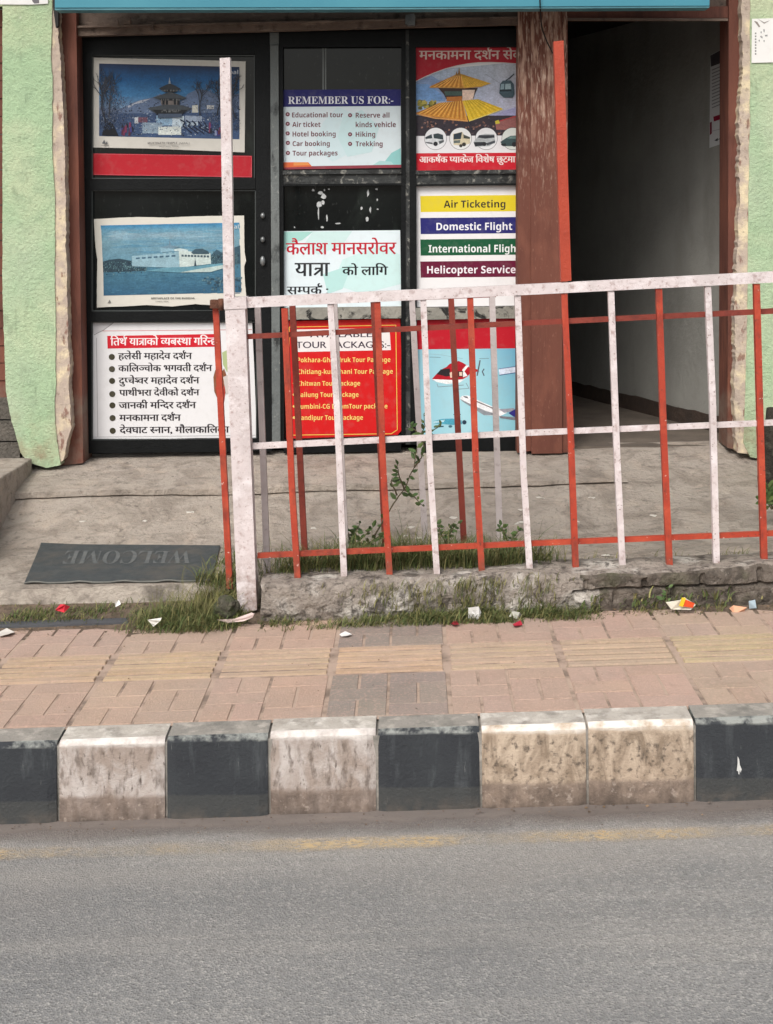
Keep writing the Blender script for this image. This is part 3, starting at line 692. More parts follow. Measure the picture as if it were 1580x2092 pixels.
for v in bm.verts: v.co += Vector((mnoise.noise(v.co * 5), mnoise.noise(v.co * 5 + Vector((9, 0, 0))), mnoise.noise(v.co * 5 + Vector((0, 9, 0))))) * .008
bevel(bm, .008, 2, 50)
tag(build("concrete_block", bm, CONC, smooth=False), "large grey concrete step block beside the green pilaster", "step block")

# blue sign board along the top
sg = empty("shop_sign", (0, 6.72, 2.6), "blue sheet metal signboard hanging over the shopfront", "signboard")
bm = bmesh.new(); pxq(bm, [(112, -420), (1462, -420), (1450, 11), (780, 14), (112, 15)], 6.62, .12); bevel(bm, .004, 1); build("panel", bm, BLUE, sg)
bm = bmesh.new(); pxq(bm, [(112, 15.5), (780, 14.5), (1450, 11.5), (1450, 15), (780, 18.5), (112, 20)], 6.625, .10); build("lower_edge", bm, M("pale_sign_edge", rgb(96, 150, 160), rgb(70, 120, 134), 8, .5), sg)
bm = bmesh.new(); pxq(bm, [(108, -40), (119, -40), (119, 52), (114, 56), (108, 12)], 6.86, .03); build("bracket", bm, CABLEM, sg)
bm = bmesh.new()
tube(bm, [PX(x, y, Y) for x, y, Y in ((1102, -30, 6.60), (1104, 12, 6.60), (1106, 44, 6.88), (1109, 62, 6.955), (1118, 85, 6.95), (1128, 105, 6.94), (1140, 122, 6.93))], .0035)
tag(build("cable", bm, CABLEM), "thin black cable dangling from the signboard in front of the brown post", "cable")

# ================================================================== LOW WALL
bm = bmesh.new()
X0, X1 = -.60, 3.4; nx = 420; ring = []
prof = [(5.325, -.02), (5.322, .02), (5.322, .04), (5.322, .055), (5.322, .07), (5.323, .08), (5.324, .09), (5.325, .10), (5.327, .11), (5.33, .122), (5.335, .135), (5.345, .143), (5.36, .147), (5.43, .150), (5.54, .147), (5.60, .13), (5.605, .0)]
for i in range(nx + 1):
    x = X0 + (X1 - X0) * i / nx; r_ = []
    for (y, z) in prof:
        p = Vector((x, y, z)); n1 = mnoise.noise(Vector((x * 4, y * 9, z * 9))); n2 = mnoise.noise(Vector((x * 15, y * 15, z * 15)))
        zz = z * (1 + .0) + GR * x * 1.15
        if z > .02: p += Vector((0, n1 * .02 + n2 * .011 + mnoise.noise(Vector((x * 38, y * 38, z * 38))) * .005, n1 * .012 + n2 * .006))
        if x > .62 and .03 < z < .13:      # right part: bare brick courses, set back joints
            if abs(((x * 4.4 + (.5 if z < .075 else 0)) % 1) - .5) > .46: p.y += .016
            if abs(z - .08) < .006: p.y += .022
        p.z = p.z - z + zz
        if i == 0: p.x += mnoise.noise(p * 14) * .02
        r_.append(bm.verts.new(p))
    ring.append(r_)
for a, b in zip(ring, ring[1:]):
    for j in range(len(prof) - 1):
        f = bm.faces.new((a[j], b[j], b[j + 1], a[j + 1])); c = a[j].co
        if c.x + mnoise.noise(c * 7) * .2 > .66 and j < 11: f.material_index = 1
bm.faces.new(ring[0]); bm.faces.new(ring[-1][::-1])
BRK = M("old_mossy_brick", rgb(122, 112, 102), rgb(98, 89, 81), 8, .95, 1, 40, layers=[dict(c=rgb(66, 60, 54), scale=14, lo=.46, hi=.62, k=.8, dist=.8), dict(c=rgb(158, 148, 138), scale=24, lo=.6, hi=.7, k=.7), dict(c=rgb(84, 84, 62), scale=7, lo=.54, hi=.68, k=.6)], bdist=.03)
tag(build("low_wall", bm, [STONE, BRK], smooth=False), "crumbling low cement wall carrying the red and white railing", "low wall")

# ================================================================== KERB
XS = [0, 0] + [on_street(x, y, -.03).x for x, y in ((126, 1520), (345, 1512), (553, 1506), (771, 1500), (981, 1495), (1197, 1488), (1413, 1478), (1628, 1472))] + [0]
XS[1] = XS[2] - .322; XS[0] = XS[1] - .322; XS[10] = XS[9] + .322
KM = [KW, KB, KW, KB, KW, KB, KWD, KWD, KB, KW]
LB = ["weathered white kerb block cut by the left edge, beyond the black one", "black kerb block at the left edge of the roadside row",
      "white kerb block with grey scratches, leftmost whole white one", "black kerb block with pale drips between two white blocks",
      "clean cream white kerb block left of the middle black one", "black kerb block directly in front of the grey paving tile",
      "mud streaked cream kerb block next to the middle black block", "dirtiest cream kerb block, left of the right end black block",
      "black kerb block with a white paint drip at the right edge", "white kerb block beyond the right edge black one"]
rnd = random.Random(4)
for i in range(1, 9):
    a, b = XS[i] + .004, XS[i + 1] - .004
    bm = bmesh.new(); dy = rnd.uniform(-.004, .004); dz = rnd.uniform(-.003, .003) + (.004 if i == 7 else 0)
    # face leans back a little and has a rounded top edge
    pr = [(KY - .016 + dy, ZR - .03), (KY - .008 + dy, ZR + .12), (KY + dy, -.016 + dz), (KY + .006 + dy, -.006 + dz), (KY + .018 + dy, -.001 + dz), (KB_Y - .004, .001 + dz), (KB_Y - .002, ZR - .03)]
    NX = 12; rings = []
    for q in range(NX + 1):
        t = q / NX; x = a + (b - a) * t; e = min(t, 1 - t) * NX
        ins = .007 if e < .5 else .0
        rr = []
        for k, (y, z) in enumerate(pr):
            yy = y + (ins if k < 5 else 0) + mnoise.noise(Vector((x * 9, z * 9, i))) * .0022; zz = z - (ins * .5 if 2 <= k <= 4 else 0)
            rr.append(bm.verts.new((x, yy, zz + GR * x)))
        rings.append(rr)
    for p, q in zip(rings, rings[1:]):
        for k in range(len(pr)):
            f = bm.faces.new((p[k], q[k], q[(k + 1) % len(pr)], p[(k + 1) % len(pr)])); f.material_index = 1 if k == 4 else 0
    bm.faces.new(rings[0]); bm.faces.new(rings[-1][::-1])
    o = build("kerb_block", bm, [KM[i], KT if KM[i] is KB else KTW])
    # object origin at the road surface below the block so that paint bands sit level
    tag(o, LB[i], "kerb block", "painted kerb blocks along the road")
    if i == 8:                              # a splash of white paint run down the face
        bm = bmesh.new(); pxq(bm, [(1508, 1546), (1511, 1552), (1512, 1562), (1516, 1572), (1514, 1579), (1512, 1573), (1510, 1594), (1509, 1576), (1506, 1575), (1508, 1560)], KY - .0125, .006)
        d_ = build("paint_drip", bm, scrapm("white_paint_drip", rgb(214, 214, 210)), o)
# mortar and kerb beyond the picture
bm = bmesh.new()
for (a, b) in ((-8, XS[1]), (XS[9], 8)):
    p = [Vector((a, KY - .01, ZR - .03 + GR * a)), Vector((a, KY, -.004 + GR * a)), Vector((a, KB_Y, 0 + GR * a)), Vector((a, KB_Y, ZR - .03 + GR * a))]
    add_prism(bm, p, Vector((b - a, 0, GR * (b - a))))
p = [Vector((XS[1], KY + .000, ZR - .03 + GR * XS[1])), Vector((XS[1], KY + .008, -.02 + GR * XS[1])), Vector((XS[1], KB_Y, -.012 + GR * XS[1])), Vector((XS[1], KB_Y + .004, ZR - .03 + GR * XS[1]))]
add_prism(bm, p, Vector((XS[9] - XS[1], 0, GR * (XS[9] - XS[1]))))
tag(build("kerb_bedding", bm, KT), kind='structure')

# ================================================================== RAILING
FY = 5.43
fen = empty("railing", (PX(505, 1190, FY).x, FY, .14), "red and white square bar street railing standing on the low wall", "railing")
def bar(name, q, Y, d, m, parent, w=.0025):
    bm = bmesh.new(); pxq(bm, q, Y, d); bevel(bm, w); return build(name, bm, m, parent)
bar("post", [(459, 612), (500, 610), (525, 1246), (486, 1256)], FY - .03, .075, WHITP, fen, .005)
bar("upright", [(449, 118), (470, 117), (478, 609), (457, 610)], FY - .015, .04, WHITP, fen)
bar("upright", [(1132, 84), (1152, 82), (1168, 573), (1147, 575)], FY - .012, .04, REDT, fen)
pl_ = bar("post_cap", [(457, 609), (503, 607), (504, 630), (458, 632)], FY - .034, .083, WHITP, fen, .003)
bar("top_rail", [(501, 608), (1085, 581), (1580, 555), (1900, 538), (1900, 560), (1580, 577), (1085, 602), (501, 629)], FY - .02, .05, WHITP, fen, .004)
bar("rail", [(504, 683), (1580, 630), (1900, 615), (1900, 626), (1580, 641), (504, 693)], FY + .004, .02, REDD, fen)
bar("rail", [(516, 906), (1065, 880), (1900, 845), (1900, 856), (1065, 891), (516, 918)], FY + .004, .02, WHITP, fen)
bar("rail", [(526, 1131), (1065, 1107), (1900, 1072), (1900, 1082), (1065, 1117), (526, 1141)], FY + .004, .02, REDP, fen)
FBARS = [(575, 630, 602, 1188, 'r'), (669, 622, 697, 1186, 'w'), (765, 617, 790, 1180, 'r'), (859, 613, 887, 1178, 'w'), (955, 608, 979, 1176, 'r'), (1052, 604, 1077, 1172, 'w'), (1147, 599, 1171, 1168, 'r'),
         (1243, 595, 1267, 1167, 'w'), (1341, 590, 1363, 1162, 'r'), (1441, 585, 1459, 1160, 'w'), (1541, 580, 1557, 1156, 'r'), (1638, 575, 1653, 1153, 'w'), (1735, 571, 1750, 1150, 'r')]
rnd_b = random.Random(6)
for (xt, yt, xb, yb, c) in FBARS:
    xm, ym = (xt + xb) / 2 + rnd_b.uniform(-1.6, 1.6), (yt + yb) / 2 + rnd_b.uniform(-120, 120)
    bar("bar", [(xt, yt), (xt + 12.5, yt), (xm + 12.6, ym), (xb + 12.8, yb), (xb, yb), (xm, ym)], FY - .014, .026, REDP if c == 'r' else WHITP, fen)
# the gate leaf, swung open behind the railing
gt = empty("gate", (PX(452, 1190, 5.52).x, 5.52, .09), "red and white barred gate leaf swung open behind the railing", "gate")
GB = [(434, 622, 463, 1203, 'r'), (520, 622, 540, 1182, 'w'), (591, 620, 619, 1186, 'r'), (677, 616, 702, 1168, 'w'), (757, 613, 783, 1156, 'r'), (836, 612, 865, 1142, 'w'), (916, 610, 943, 1126, 'r'), (1000, 606, 1016, 1112, 'w')]
def gy(x): return 5.525 + (x - 434) / 566 * .42
for (xt, yt, xb, yb, c) in GB:
    bar("bar", [(xt, yt), (xt + 12, yt), (xb + 12.5, yb), (xb, yb)], gy(xt), .024, (REDP if xt < 500 else REDD) if c == 'r' else GREYW, gt)  # behind the railing, darker copies of the bar paints carry the shade
bm = bmesh.new()
A = [PX(434, 617, gy(434)), PX(1014, 597, gy(1014)), PX(1014, 607, gy(1014)), PX(434, 629, gy(434))]; add_prism(bm, A, Vector((0, .024, 0))); build("gate_rail", bm, REDD, gt)
bm = bmesh.new()
A = [PX(440, 1160, gy(440) + .01), PX(1014, 1084, gy(1014) + .01), PX(1014, 1092, gy(1014) + .01), PX(440, 1170, gy(440) + .01)]
bm.free()
bm = bmesh.new(); pxr(bm, 429, 613, 462, 630, 5.50, .05); tube(bm, [PX(452, 634, 5.49), PX(452, 610, 5.49)], .012, seg=8); bevel(bm, .002); build("hinge", bm, RUST, gt)

# ================================================================== DOORMAT, STEPS
mat_c = [on_street(x, y, .118) for x, y in ((50, 1184), (432, 1178), (450, 1117), (84, 1118))]
mt = empty("doormat", (mat_c[0] + mat_c[2]) / 2, "dark grey rubber doormat with worn WELCOME lettering on the step", "doormat")
bm = bmesh.new()
n = 24; rows = []
for i in range(n + 1):
    a = mat_c[0].lerp(mat_c[1], i / n); b = mat_c[3].lerp(mat_c[2], i / n); r_ = []
    for j in range(9):
        p = a.lerp(b, j / 8); p.z = gz(p.x, max(p.y, 5.58)) + .009 + mnoise.noise(p * 9) * .001 + (.006 * max(0, math.sin(i * 1.1)) if j == 0 else 0); r_.append(p)
    rows.append(r_)
vt = [[bm.verts.new(p) for p in r_] for r_ in rows]; vb = [[bm.verts.new(p - Vector((0, 0, .009))) for p in r_] for r_ in rows]
for i in range(n):
    for j in range(8): bm.faces.new((vt[i][j], vt[i + 1][j], vt[i + 1][j + 1], vt[i][j + 1]))
    bm.faces.new((vb[i][0], vb[i + 1][0], vt[i + 1][0], vt[i][0])); bm.faces.new((vt[i][8], vt[i + 1][8], vb[i + 1][8], vb[i][8]))
for j in range(8): bm.faces.new((vt[0][j], vt[0][j + 1], vb[0][j + 1], vb[0][j])); bm.faces.new((vb[n][j], vb[n][j + 1], vt[n][j + 1], vt[n][j]))
build("mat_body", bm, MATB, mt)
bm = bmesh.new(); tube(bm, [r_[0] + Vector((0, -.003, -.003)) for r_ in rows], .004, seg=6); build("rim", bm, M("mat_rubber_rim", rgb(112, 112, 106), rgb(90, 90, 86), 30, .8), mt)
bm = bmesh.new(); g = glyph(serifbold("WELCOME")); wd = max(x for x, y in g[0]); hh = max(y for x, y in g[0])
vv = []
for x, y in g[0]:                     # read from the shop door, so upside down from the street
    u = .86 - .70 * x / wd; v = .80 - .36 * y / hh
    p = mat_c[0].lerp(mat_c[1], u).lerp(mat_c[3].lerp(mat_c[2], u), v); p.z = gz(p.x, max(p.y, 5.58)) + .0112 + mnoise.noise(p * 9) * .001; vv.append(bm.verts.new(p))
for f in g[1]:
    try: bm.faces.new([vv[i] for i in f])
    except ValueError: pass
build("lettering", bm, MATL, mt)

exec_posters = True
# ================================================================== POSTERS
TPO = YG - .006
# --- calendar sheet with the pagoda
def tf(ox, oy, s): return lambda pts: [(ox + x / s, oy + y / s) for x, y in pts]
def curl1(x, y): return .006 * max(0, (y - 288) / 20) ** 2 + .004 * max(0, (x - 492) / 10)
S = Sheet([(191, 117), (260, 119), (400, 122), (502, 125), (501, 220), (500, 311), (400, 307), (300, 303), (190, 301), (190, 210)], TPO, paper=(214, 210, 201))
T = tf(190, 110, 4.9375)
def TP(*pts): return T(pts)
S.photo = 1; sky1 = [(14, 36, 72), (16, 86, 140), (64, 124, 172), (140, 160, 184)]
ysk = [95, 260, 420, 620]
for a in range(3):
    yl = ysk[a], ysk[a + 1]
    S.poly(TP((62, yl[0]), (1478, yl[0] + 35 if a == 0 else yl[0]), (1478, yl[1]), (62, yl[1])), [sky1[a], sky1[a], sky1[a + 1], sky1[a + 1]])
rnd = random.Random(12)
S.poly(TP((250, 560), (340, 520), (430, 480), (520, 455), (600, 440), (680, 400), (760, 470), (880, 480), (960, 400), (1060, 350), (1160, 370), (1280, 420), (1478, 400), (1478, 640), (62, 640), (62, 540)), (98, 116, 146))
S.poly(TP((350, 525), (470, 470), (580, 450), (500, 490), (420, 505), (360, 545)), (176, 180, 192))
S.poly(TP((62, 600), (1478, 590), (1478, 860), (62, 828)), (58, 80, 116))
S.step = 2e-6
for k in range(420):     # rough speckle of branches, walls and people
    x = rnd.uniform(70, 1470); y = rnd.uniform(470, 820); c = rnd.choice([(26, 38, 60), (70, 90, 122), (112, 130, 156), (18, 26, 42), (146, 160, 178), (52, 60, 82)])
    w = rnd.uniform(5, 24); h = rnd.uniform(4, 14); a = rnd.uniform(-.6, .6)
    S.poly(TP((x, y), (x + w, y + a * h), (x + w * .8, y + h), (x - 2, y + h * .8)), c)
S.step = 4e-5
for (x, y, w, h, c) in ((640, 620, 160, 100, (140, 172, 198)), (800, 620, 120, 110, (196, 212, 222)), (500, 690, 200, 110, (140, 160, 176)), (660, 735, 230, 80, (214, 220, 214)), (420, 640, 40, 60, (190, 194, 200)), (930, 620, 170, 60, (150, 164, 184)), (950, 690, 110, 30, (170, 186, 200)), (1000, 520, 60, 70, (200, 200, 190)), (1150, 515, 70, 40, (198, 198, 196)), (455, 640, 95, 50, (110, 74, 90))):
    S.poly(TP((x, y), (x + w, y + rnd.uniform(-8, 8)), (x + w, y + h), (x, y + h)), c)
S.step = 2e-6
for k in range(900):
    x = rnd.uniform(260, 1480); y = rnd.triangular(600, 835, 740); a = rnd.uniform(-.5, .5); w = rnd.uniform(4, 16); h = rnd.uniform(3, 10)
    lit = 480 < x < 1180 and y > 640
    S.poly(TP((x, y), (x + w, y + a * h), (x + w * .7, y + h)), rnd.choice([(150, 168, 188), (184, 198, 208), (110, 130, 156), (70, 88, 116), (36, 46, 70), (210, 216, 216)] if lit else [(40, 50, 74), (84, 96, 122), (24, 30, 46), (120, 130, 152)]))
S.step = 4e-5
for k in range(5): S.line(TP((880 + k * 60, 660 + k * 6), (930 + k * 55, 690 + k * 10), (905 + k * 55, 720 + k * 6), (1000 + k * 60, 800)), 2.6, (20, 32, 58))
S.poly(TP((90, 822), (130, 650), (200, 700), (260, 826)), (14, 18, 26))
S.step = 2e-6
for k in range(26):
    x = rnd.uniform(280, 420) if k < 14 else rnd.uniform(1160, 1280); y = rnd.uniform(690, 780); c = rnd.choice([(120, 50, 84), (60, 60, 120), (30, 30, 44), (130, 140, 170), (84, 40, 60)])
    S.poly(TP((x, y), (x + 14, y - 4), (x + 20, y + 50), (x - 4, y + 52)), c)
S.step = 4e-5
S.step = 2e-6
for k in range(2600):
    left = k % 2
    x = 64 + abs(rnd.gauss(0, 1)) * 110 if left else 1474 - abs(rnd.gauss(0, 1)) * 120
    if not 64 < x < 1470: continue
    top = 110 + (x - 64) * 1.2 if left else 130 + (1474 - x) * .9
    y = rnd.uniform(max(top, 110), 760); w = rnd.uniform(3, 11); a = rnd.uniform(-8, 8)
    S.poly(TP((x, y), (x + min(w, 1474 - x), y + a), (x + min(w, 1474 - x) * .4, y + rnd.uniform(5, 14))), rnd.choice([(30, 44, 66), (48, 62, 86), (70, 84, 106), (24, 32, 48), (92, 106, 128), (40, 66, 104)]))
S.step = 4e-5
DK = (22, 26, 32); RF = (66, 72, 78)
S.poly(TP((548, 545), (700, 515), (780, 510), (900, 516), (1000, 548), (900, 600), (800, 612), (640, 602)), RF); S.poly(TP((600, 562), (960, 562), (900, 606), (650, 606)), DK)
S.poly(TP((660, 602), (900, 602), (895, 640), (650, 645)), (70, 84, 104))
S.poly(TP((680, 455), (880, 455), (870, 512), (690, 512)), (112, 104, 100)); [S.rect(*TP((x, 466))[0], *TP((x + 24, 510))[0], DK) for x in (700, 735, 815, 850)]
S.poly(TP((605, 440), (720, 400), (780, 382), (850, 402), (945, 442), (870, 470), (700, 470)), RF); S.poly(TP((660, 448), (900, 448), (860, 470), (700, 470)), DK)
S.poly(TP((664, 348), (720, 318), (778, 296), (830, 318), (884, 350), (830, 386), (730, 386)), (46, 52, 60)); S.poly(TP((710, 360), (850, 360), (820, 386), (740, 386)), DK)
S.poly(TP((762, 300), (772, 232), (786, 300)), (150, 160, 170))
S.step = 2e-6
for k in range(60):
    x = rnd.uniform(690, 880); y = rnd.choice([360, 452, 560, 572]); S.poly(TP((x, y), (x + 6, y), (x + 4, y + 16), (x - 2, y + 16)), (110, 112, 112))
S.step = 2e-6
for k in range(900):      # fine bare twigs and bushes to both sides
    x = rnd.triangular(66, 420, 120) if k % 2 else rnd.triangular(1020, 1470, 1300); y = rnd.uniform(230, 700); a = rnd.uniform(-1.2, 1.2); L = rnd.uniform(8, 30)
    if (x < 420 and y < 230 + (x - 66) * .75) or (x > 1020 and y < 150 + (1470 - x) * .5): continue
    S.line(T([(x, y), (min(1470, max(66, x + L * math.sin(a))), y - L * math.cos(a))]), rnd.uniform(.5, 1.0), rnd.choice([(66, 76, 96), (90, 100, 120), (40, 46, 60), (110, 120, 138)]))
def branch(x, y, a, L, w, n, c):
    if n == 0 or L < 8: return
    x2, y2 = x + L * math.cos(a), y - L * math.sin(a); S.line(T([(x, y), ((x + x2) / 2 + rnd.uniform(-4, 4), (y + y2) / 2), (x2, y2)]), w, c)
    for _ in range(rnd.choice([2, 2, 3])): branch(x2, y2, a + rnd.uniform(-.7, .7), L * rnd.uniform(.6, .85), w * .66, n - 1, c)
for (x, y, L, n) in ((130, 700, 170, 5), (160, 640, 150, 5), (90, 560, 130, 5), (1080, 620, 120, 5), (1250, 620, 130, 5), (1440, 640, 140, 5), (1400, 420, 90, 4)): branch(x, y, 1.57 + rnd.uniform(-.4, .4), L, 2.6, n, rnd.choice([(28, 32, 42), (44, 48, 58), (52, 56, 68)]))
S.step = 4e-5
S.photo = 0; S.text("Nepal", 451, 487, 151, 8, (190, 196, 206), 'bold')
S.text("MUKTINATH TEMPLE", 302, 362, 294, 4.2, (96, 94, 92), 'bold'); S.text("(NEPAL)", 366, 388, 294.2, 4, (110, 108, 104), 'reg'); S.text("MUSTANG, NEPAL", 326, 366, 300.5, 3, (126, 124, 120), 'reg')
S.poly([(208, 293), (213, 285), (216, 292), (219, 288), (220, 294)], (96, 98, 100)); S.line([(207, 297), (222, 297)], .8, (140, 138, 134))
S.done("calendar_poster", "cream bordered calendar print of a three roofed snowy temple under dark blue sky", "poster", "calendar prints on the glass door")
# --- lower calendar sheet
S = Sheet(jag([(192, 447), (280, 443), (340, 444), (420, 441), (499, 440), (499, 480), (500, 515), (503, 532), (499, 545), (501, 580), (505, 622), (450, 624), (400, 621), (352, 626), (300, 623), (250, 626), (198, 628), (198, 570), (199, 530), (194, 490)], .5, 30, 2, True), TPO, paper=(220, 216, 205))
T = tf(190, 430, 4.788)
S.photo = 1
for a, (y0, y1, c0, c1) in enumerate(((145, 190, (52, 124, 168), (96, 148, 174)), (190, 300, (96, 146, 170), (116, 154, 168)), (300, 450, (116, 154, 168), (100, 140, 158)), (450, 560, (100, 140, 158), (92, 134, 150)))):
    S.poly(TP((75 + a * 6, y0), (1432, y0 - 28), (1440, y1 - 20), (80 + a * 6, y1)), [c0, c0, c1, c1])
S.step = 2e-6
for k in range(190):
    x = rnd.uniform(100, 1250); y = rnd.triangular(180, 430, 240); w = rnd.uniform(60, 330); h = rnd.uniform(5, 16); q_ = max(0, 1 - abs(y - 245) / 75) * (.5 + .5 * mnoise.noise(Vector((x * .006, y * .01, 4)))) + rnd.uniform(-.15, .15); c = (int(98 + 74 * q_), int(142 + 46 * q_), int(164 + 30 * q_))
    if 160 < y < 420 and x + w < 1420: S.poly(TP((x, y), (x + w * .3, y - h), (x + w * .7, y - h * .8), (x + w, y), (x + w * .6, y + h * .5)), c)
S.poly(TP((100, 560), (1445, 520), (1452, 800), (104, 832)), [(72, 118, 138), (72, 118, 138), (50, 92, 120), (50, 92, 120)])
S.step = 2e-6
for k in range(240):
    x = rnd.uniform(110, 1400); y = rnd.uniform(600, 815); w = rnd.uniform(20, 90); S.poly(TP((x, y), (x + min(w, 1440 - x), y - 3), (x + min(w, 1440 - x), y + 3), (x, y + 5)), rnd.choice([(60, 106, 130), (54, 98, 124), (70, 116, 138), (50, 92, 118)]))
S.step = 4e-5
S.poly(TP((96, 500), (160, 480), (260, 470), (370, 490), (380, 560), (520, 555), (520, 590), (100, 605)), (44, 66, 78))
S.poly(TP((1150, 440), (1210, 380), (1260, 410), (1440, 340), (1445, 520), (1160, 530)), (56, 84, 98))
S.step = 2e-6
for k in range(520):
    if k % 2: x, y = rnd.uniform(100, 520), rnd.gauss(545, 34)
    else: x, y = rnd.uniform(1150, 1420), rnd.gauss(470, 34)
    if y < 440 + (60 if x < 360 else 0) and x < 600: continue
    S.poly(TP((x, y), (x + rnd.uniform(6, 22), y - 6), (x + 8, y + rnd.uniform(6, 16))), rnd.choice([(40, 62, 74), (58, 86, 98), (30, 50, 62), (80, 112, 120), (96, 128, 134)]))
S.step = 4e-5
S.poly(TP((380, 445), (840, 400), (846, 560), (384, 545)), (140, 172, 184)); S.poly(TP((840, 390), (1150, 415), (1155, 520), (848, 558)), (190, 204, 200))
S.poly(TP((660, 360), (790, 340), (800, 395), (664, 410)), (132, 168, 184)); S.poly(TP((655, 362), (750, 335), (850, 356), (780, 372)), (110, 140, 156)); S.poly(TP((740, 340), (752, 275), (762, 340)), (104, 132, 148)); S.poly(TP((790, 380), (850, 368), (930, 384), (930, 396), (800, 396)), (188, 204, 204))
for k in range(7): x = 420 + k * 58; S.poly(TP((x, 460 - k * 4), (x + 38, 457 - k * 4), (x + 38, 474 - k * 4), (x, 476 - k * 4)), (64, 96, 116)); S.poly(TP((x, 436 - k * 3), (x + 18, 420 - k * 3), (x + 36, 434 - k * 3)), (108, 150, 170))
for k in range(9): x = 866 + k * 31; S.poly(TP((x, 430 + k), (x + 22, 431 + k), (x + 22, 450 + k), (x, 450 + k)), (70, 88, 98))
S.poly(TP((960, 410), (1000, 375), (1070, 372), (1130, 400), (1140, 425), (980, 425)), (60, 84, 96)); S.poly(TP((990, 540), (1000, 465), (1012, 540)), (56, 74, 84))
S.poly(TP((520, 590), (700, 558), (1000, 545), (1300, 510), (1300, 560), (850, 606)), (98, 146, 162)); S.poly(TP((850, 604), (1040, 570), (1290, 530), (1290, 560), (1150, 600)), (176, 194, 190))
S.step = 2e-6
for k in range(90):
    x = rnd.uniform(1060, 1440); y = rnd.uniform(650, 775); S.poly(TP((x, y), (x + 22, y - 8), (x + 16, y + 14)), rnd.choice([(58, 84, 98), (80, 112, 124), (44, 70, 86), (96, 128, 138)]))
S.step = 4e-5
S.photo = 0; S.text("Nepal", 455, 488, 467, 8, (190, 206, 214), 'bold')
S.text("BIRTHPLACE OF THE BUDDHA", 309, 398, 611, 3.6, (96, 94, 88), 'bold'); S.text("LUMBINI, NEPAL", 318, 345, 617, 2.6, (120, 118, 110), 'reg')
S.poly([(220, 619), (224, 612), (227, 618)], (120, 120, 116))
S.done("calendar_poster", "wrinkled blue calendar print of a long white temple hall behind a lawn", "poster", "calendar prints on the glass door")
# --- red strip under the first calendar
S = Sheet([(188, 313), (515, 318), (515, 362), (188, 357)], TPO, paper=(186, 30, 44)); S.line([(189, 314), (514, 319), (514, 361), (189, 356), (189, 314)], 1.2, (214, 84, 96))
S.done("red_banner", "narrow red strip sign below the dark blue temple calendar", "sign strip")
# --- pilgrimage list
S = Sheet([(182, 659), (250, 655), (515, 654), (520, 760), (525, 894), (400, 895), (186, 899)], TPO - .002, paper=(232, 231, 232))
S.line([(197, 690), (200, 892)], 1.2, (176, 174, 176)); S.line([(207, 676), (440, 674), (515, 673)], 1.0, (196, 92, 96)); S.poly([(184, 660), (232, 658), (207, 678), (190, 682)], (204, 202, 204)); S.line([(192, 684), (212, 674), (232, 659)], 1.4, (150, 148, 148)); S.line([(186, 893), (522, 889)], 1.2, (180, 178, 178))
S.poly([(219, 686), (448, 682), (449, 708), (220, 712)], (206, 26, 44)); S.hindi("तिर्थ यात्राको व्यबस्था गरिन्छ", 226, 446, 691, 705.5, (244, 236, 236), .55)
for (t_, x0, x1, y0, y1) in (("हलेसी महादेव दर्शन", 242, 392, 721.5, 734), ("कालिञ्चोक भगवती दर्शन", 242, 433, 746.5, 759), ("दुप्चेश्वर महादेव दर्शन", 243, 407, 771.5, 784), ("पाथीभरा देवीको दर्शन", 244, 407, 796.5, 808.5), ("जानकी मन्दिर दर्शन", 243, 400, 822, 834.5), ("मनकामना दर्शन", 244, 369, 847.5, 860), ("देवघाट स्नान, मौलाकालिका दर्शन", 245, 514, 872.5, 885)):
    S.hindi(t_, x0, x1, y0, y1, (40, 34, 40), .6)
for y in (729, 754, 778, 805, 828, 854, 880): S.disc(228.5 + (y - 729) * .012, y, 6.2, (66, 62, 46))
S.poly([(436, 770), (440, 756), (446, 750), (452, 762), (458, 752), (464, 770), (462, 800), (456, 820), (446, 818), (438, 800)], (136, 84, 56)); S.poly([(440, 790), (462, 788), (458, 822), (446, 824)], (166, 58, 44)); S.poly([(454, 720), (470, 712), (478, 740), (464, 760), (456, 745)], (176, 190, 140)); S.poly([(456, 770), (470, 764), (474, 800), (462, 806)], (206, 196, 190))
S.done("white_list_poster", "white notice listing pilgrimage tours in Nepali under a red heading bar", "poster")
# --- remember us
S = Sheet([(575, 183), (819, 182), (820, 341), (577, 346)], TPO, paper=(222, 234, 238))
S.poly([(575, 183), (819, 182), (819, 216), (575, 218)], (38, 38, 108)); S.text("REMEMBER US FOR:-", 589, 804, 212, 15, (240, 240, 246), 'serif')
S.poly([(690, 218), (770, 250), (740, 300), (680, 330), (640, 300), (660, 250)], (212, 232, 236)); S.poly([(700, 240), (740, 224), (775, 260), (760, 310), (710, 320), (690, 280)], (204, 230, 232)); S.poly([(780, 338), (800, 312), (819, 302), (820, 338)], (150, 208, 206)); S.poly([(760, 338), (776, 328), (800, 330), (806, 338)], (176, 218, 216))
S.poly([(576, 340), (820, 336), (820, 342), (577, 346)], (150, 62, 74)); S.poly([(576, 331), (630, 331), (638, 340), (577, 342)], (226, 108, 60)); S.poly([(600, 331), (628, 331), (634, 337), (600, 338)], (236, 150, 80))
MR = (112, 58, 66)
for (t_, x0, x1, y) in (("Educational tour", 597, 701, 239.5), ("Air ticket", 597.5, 655, 259), ("Hotel booking", 598, 686, 278.5), ("Car booking", 598, 674, 298), ("Tour packages", 598, 690, 317.5), ("Reserve all", 727, 796, 240), ("kinds vehicle", 727, 809, 259.5), ("Hiking", 727, 767, 279), ("Trekking", 727, 782, 298.5)):
    S.text(t_, x0, x1, y, 10, MR, 'bold')
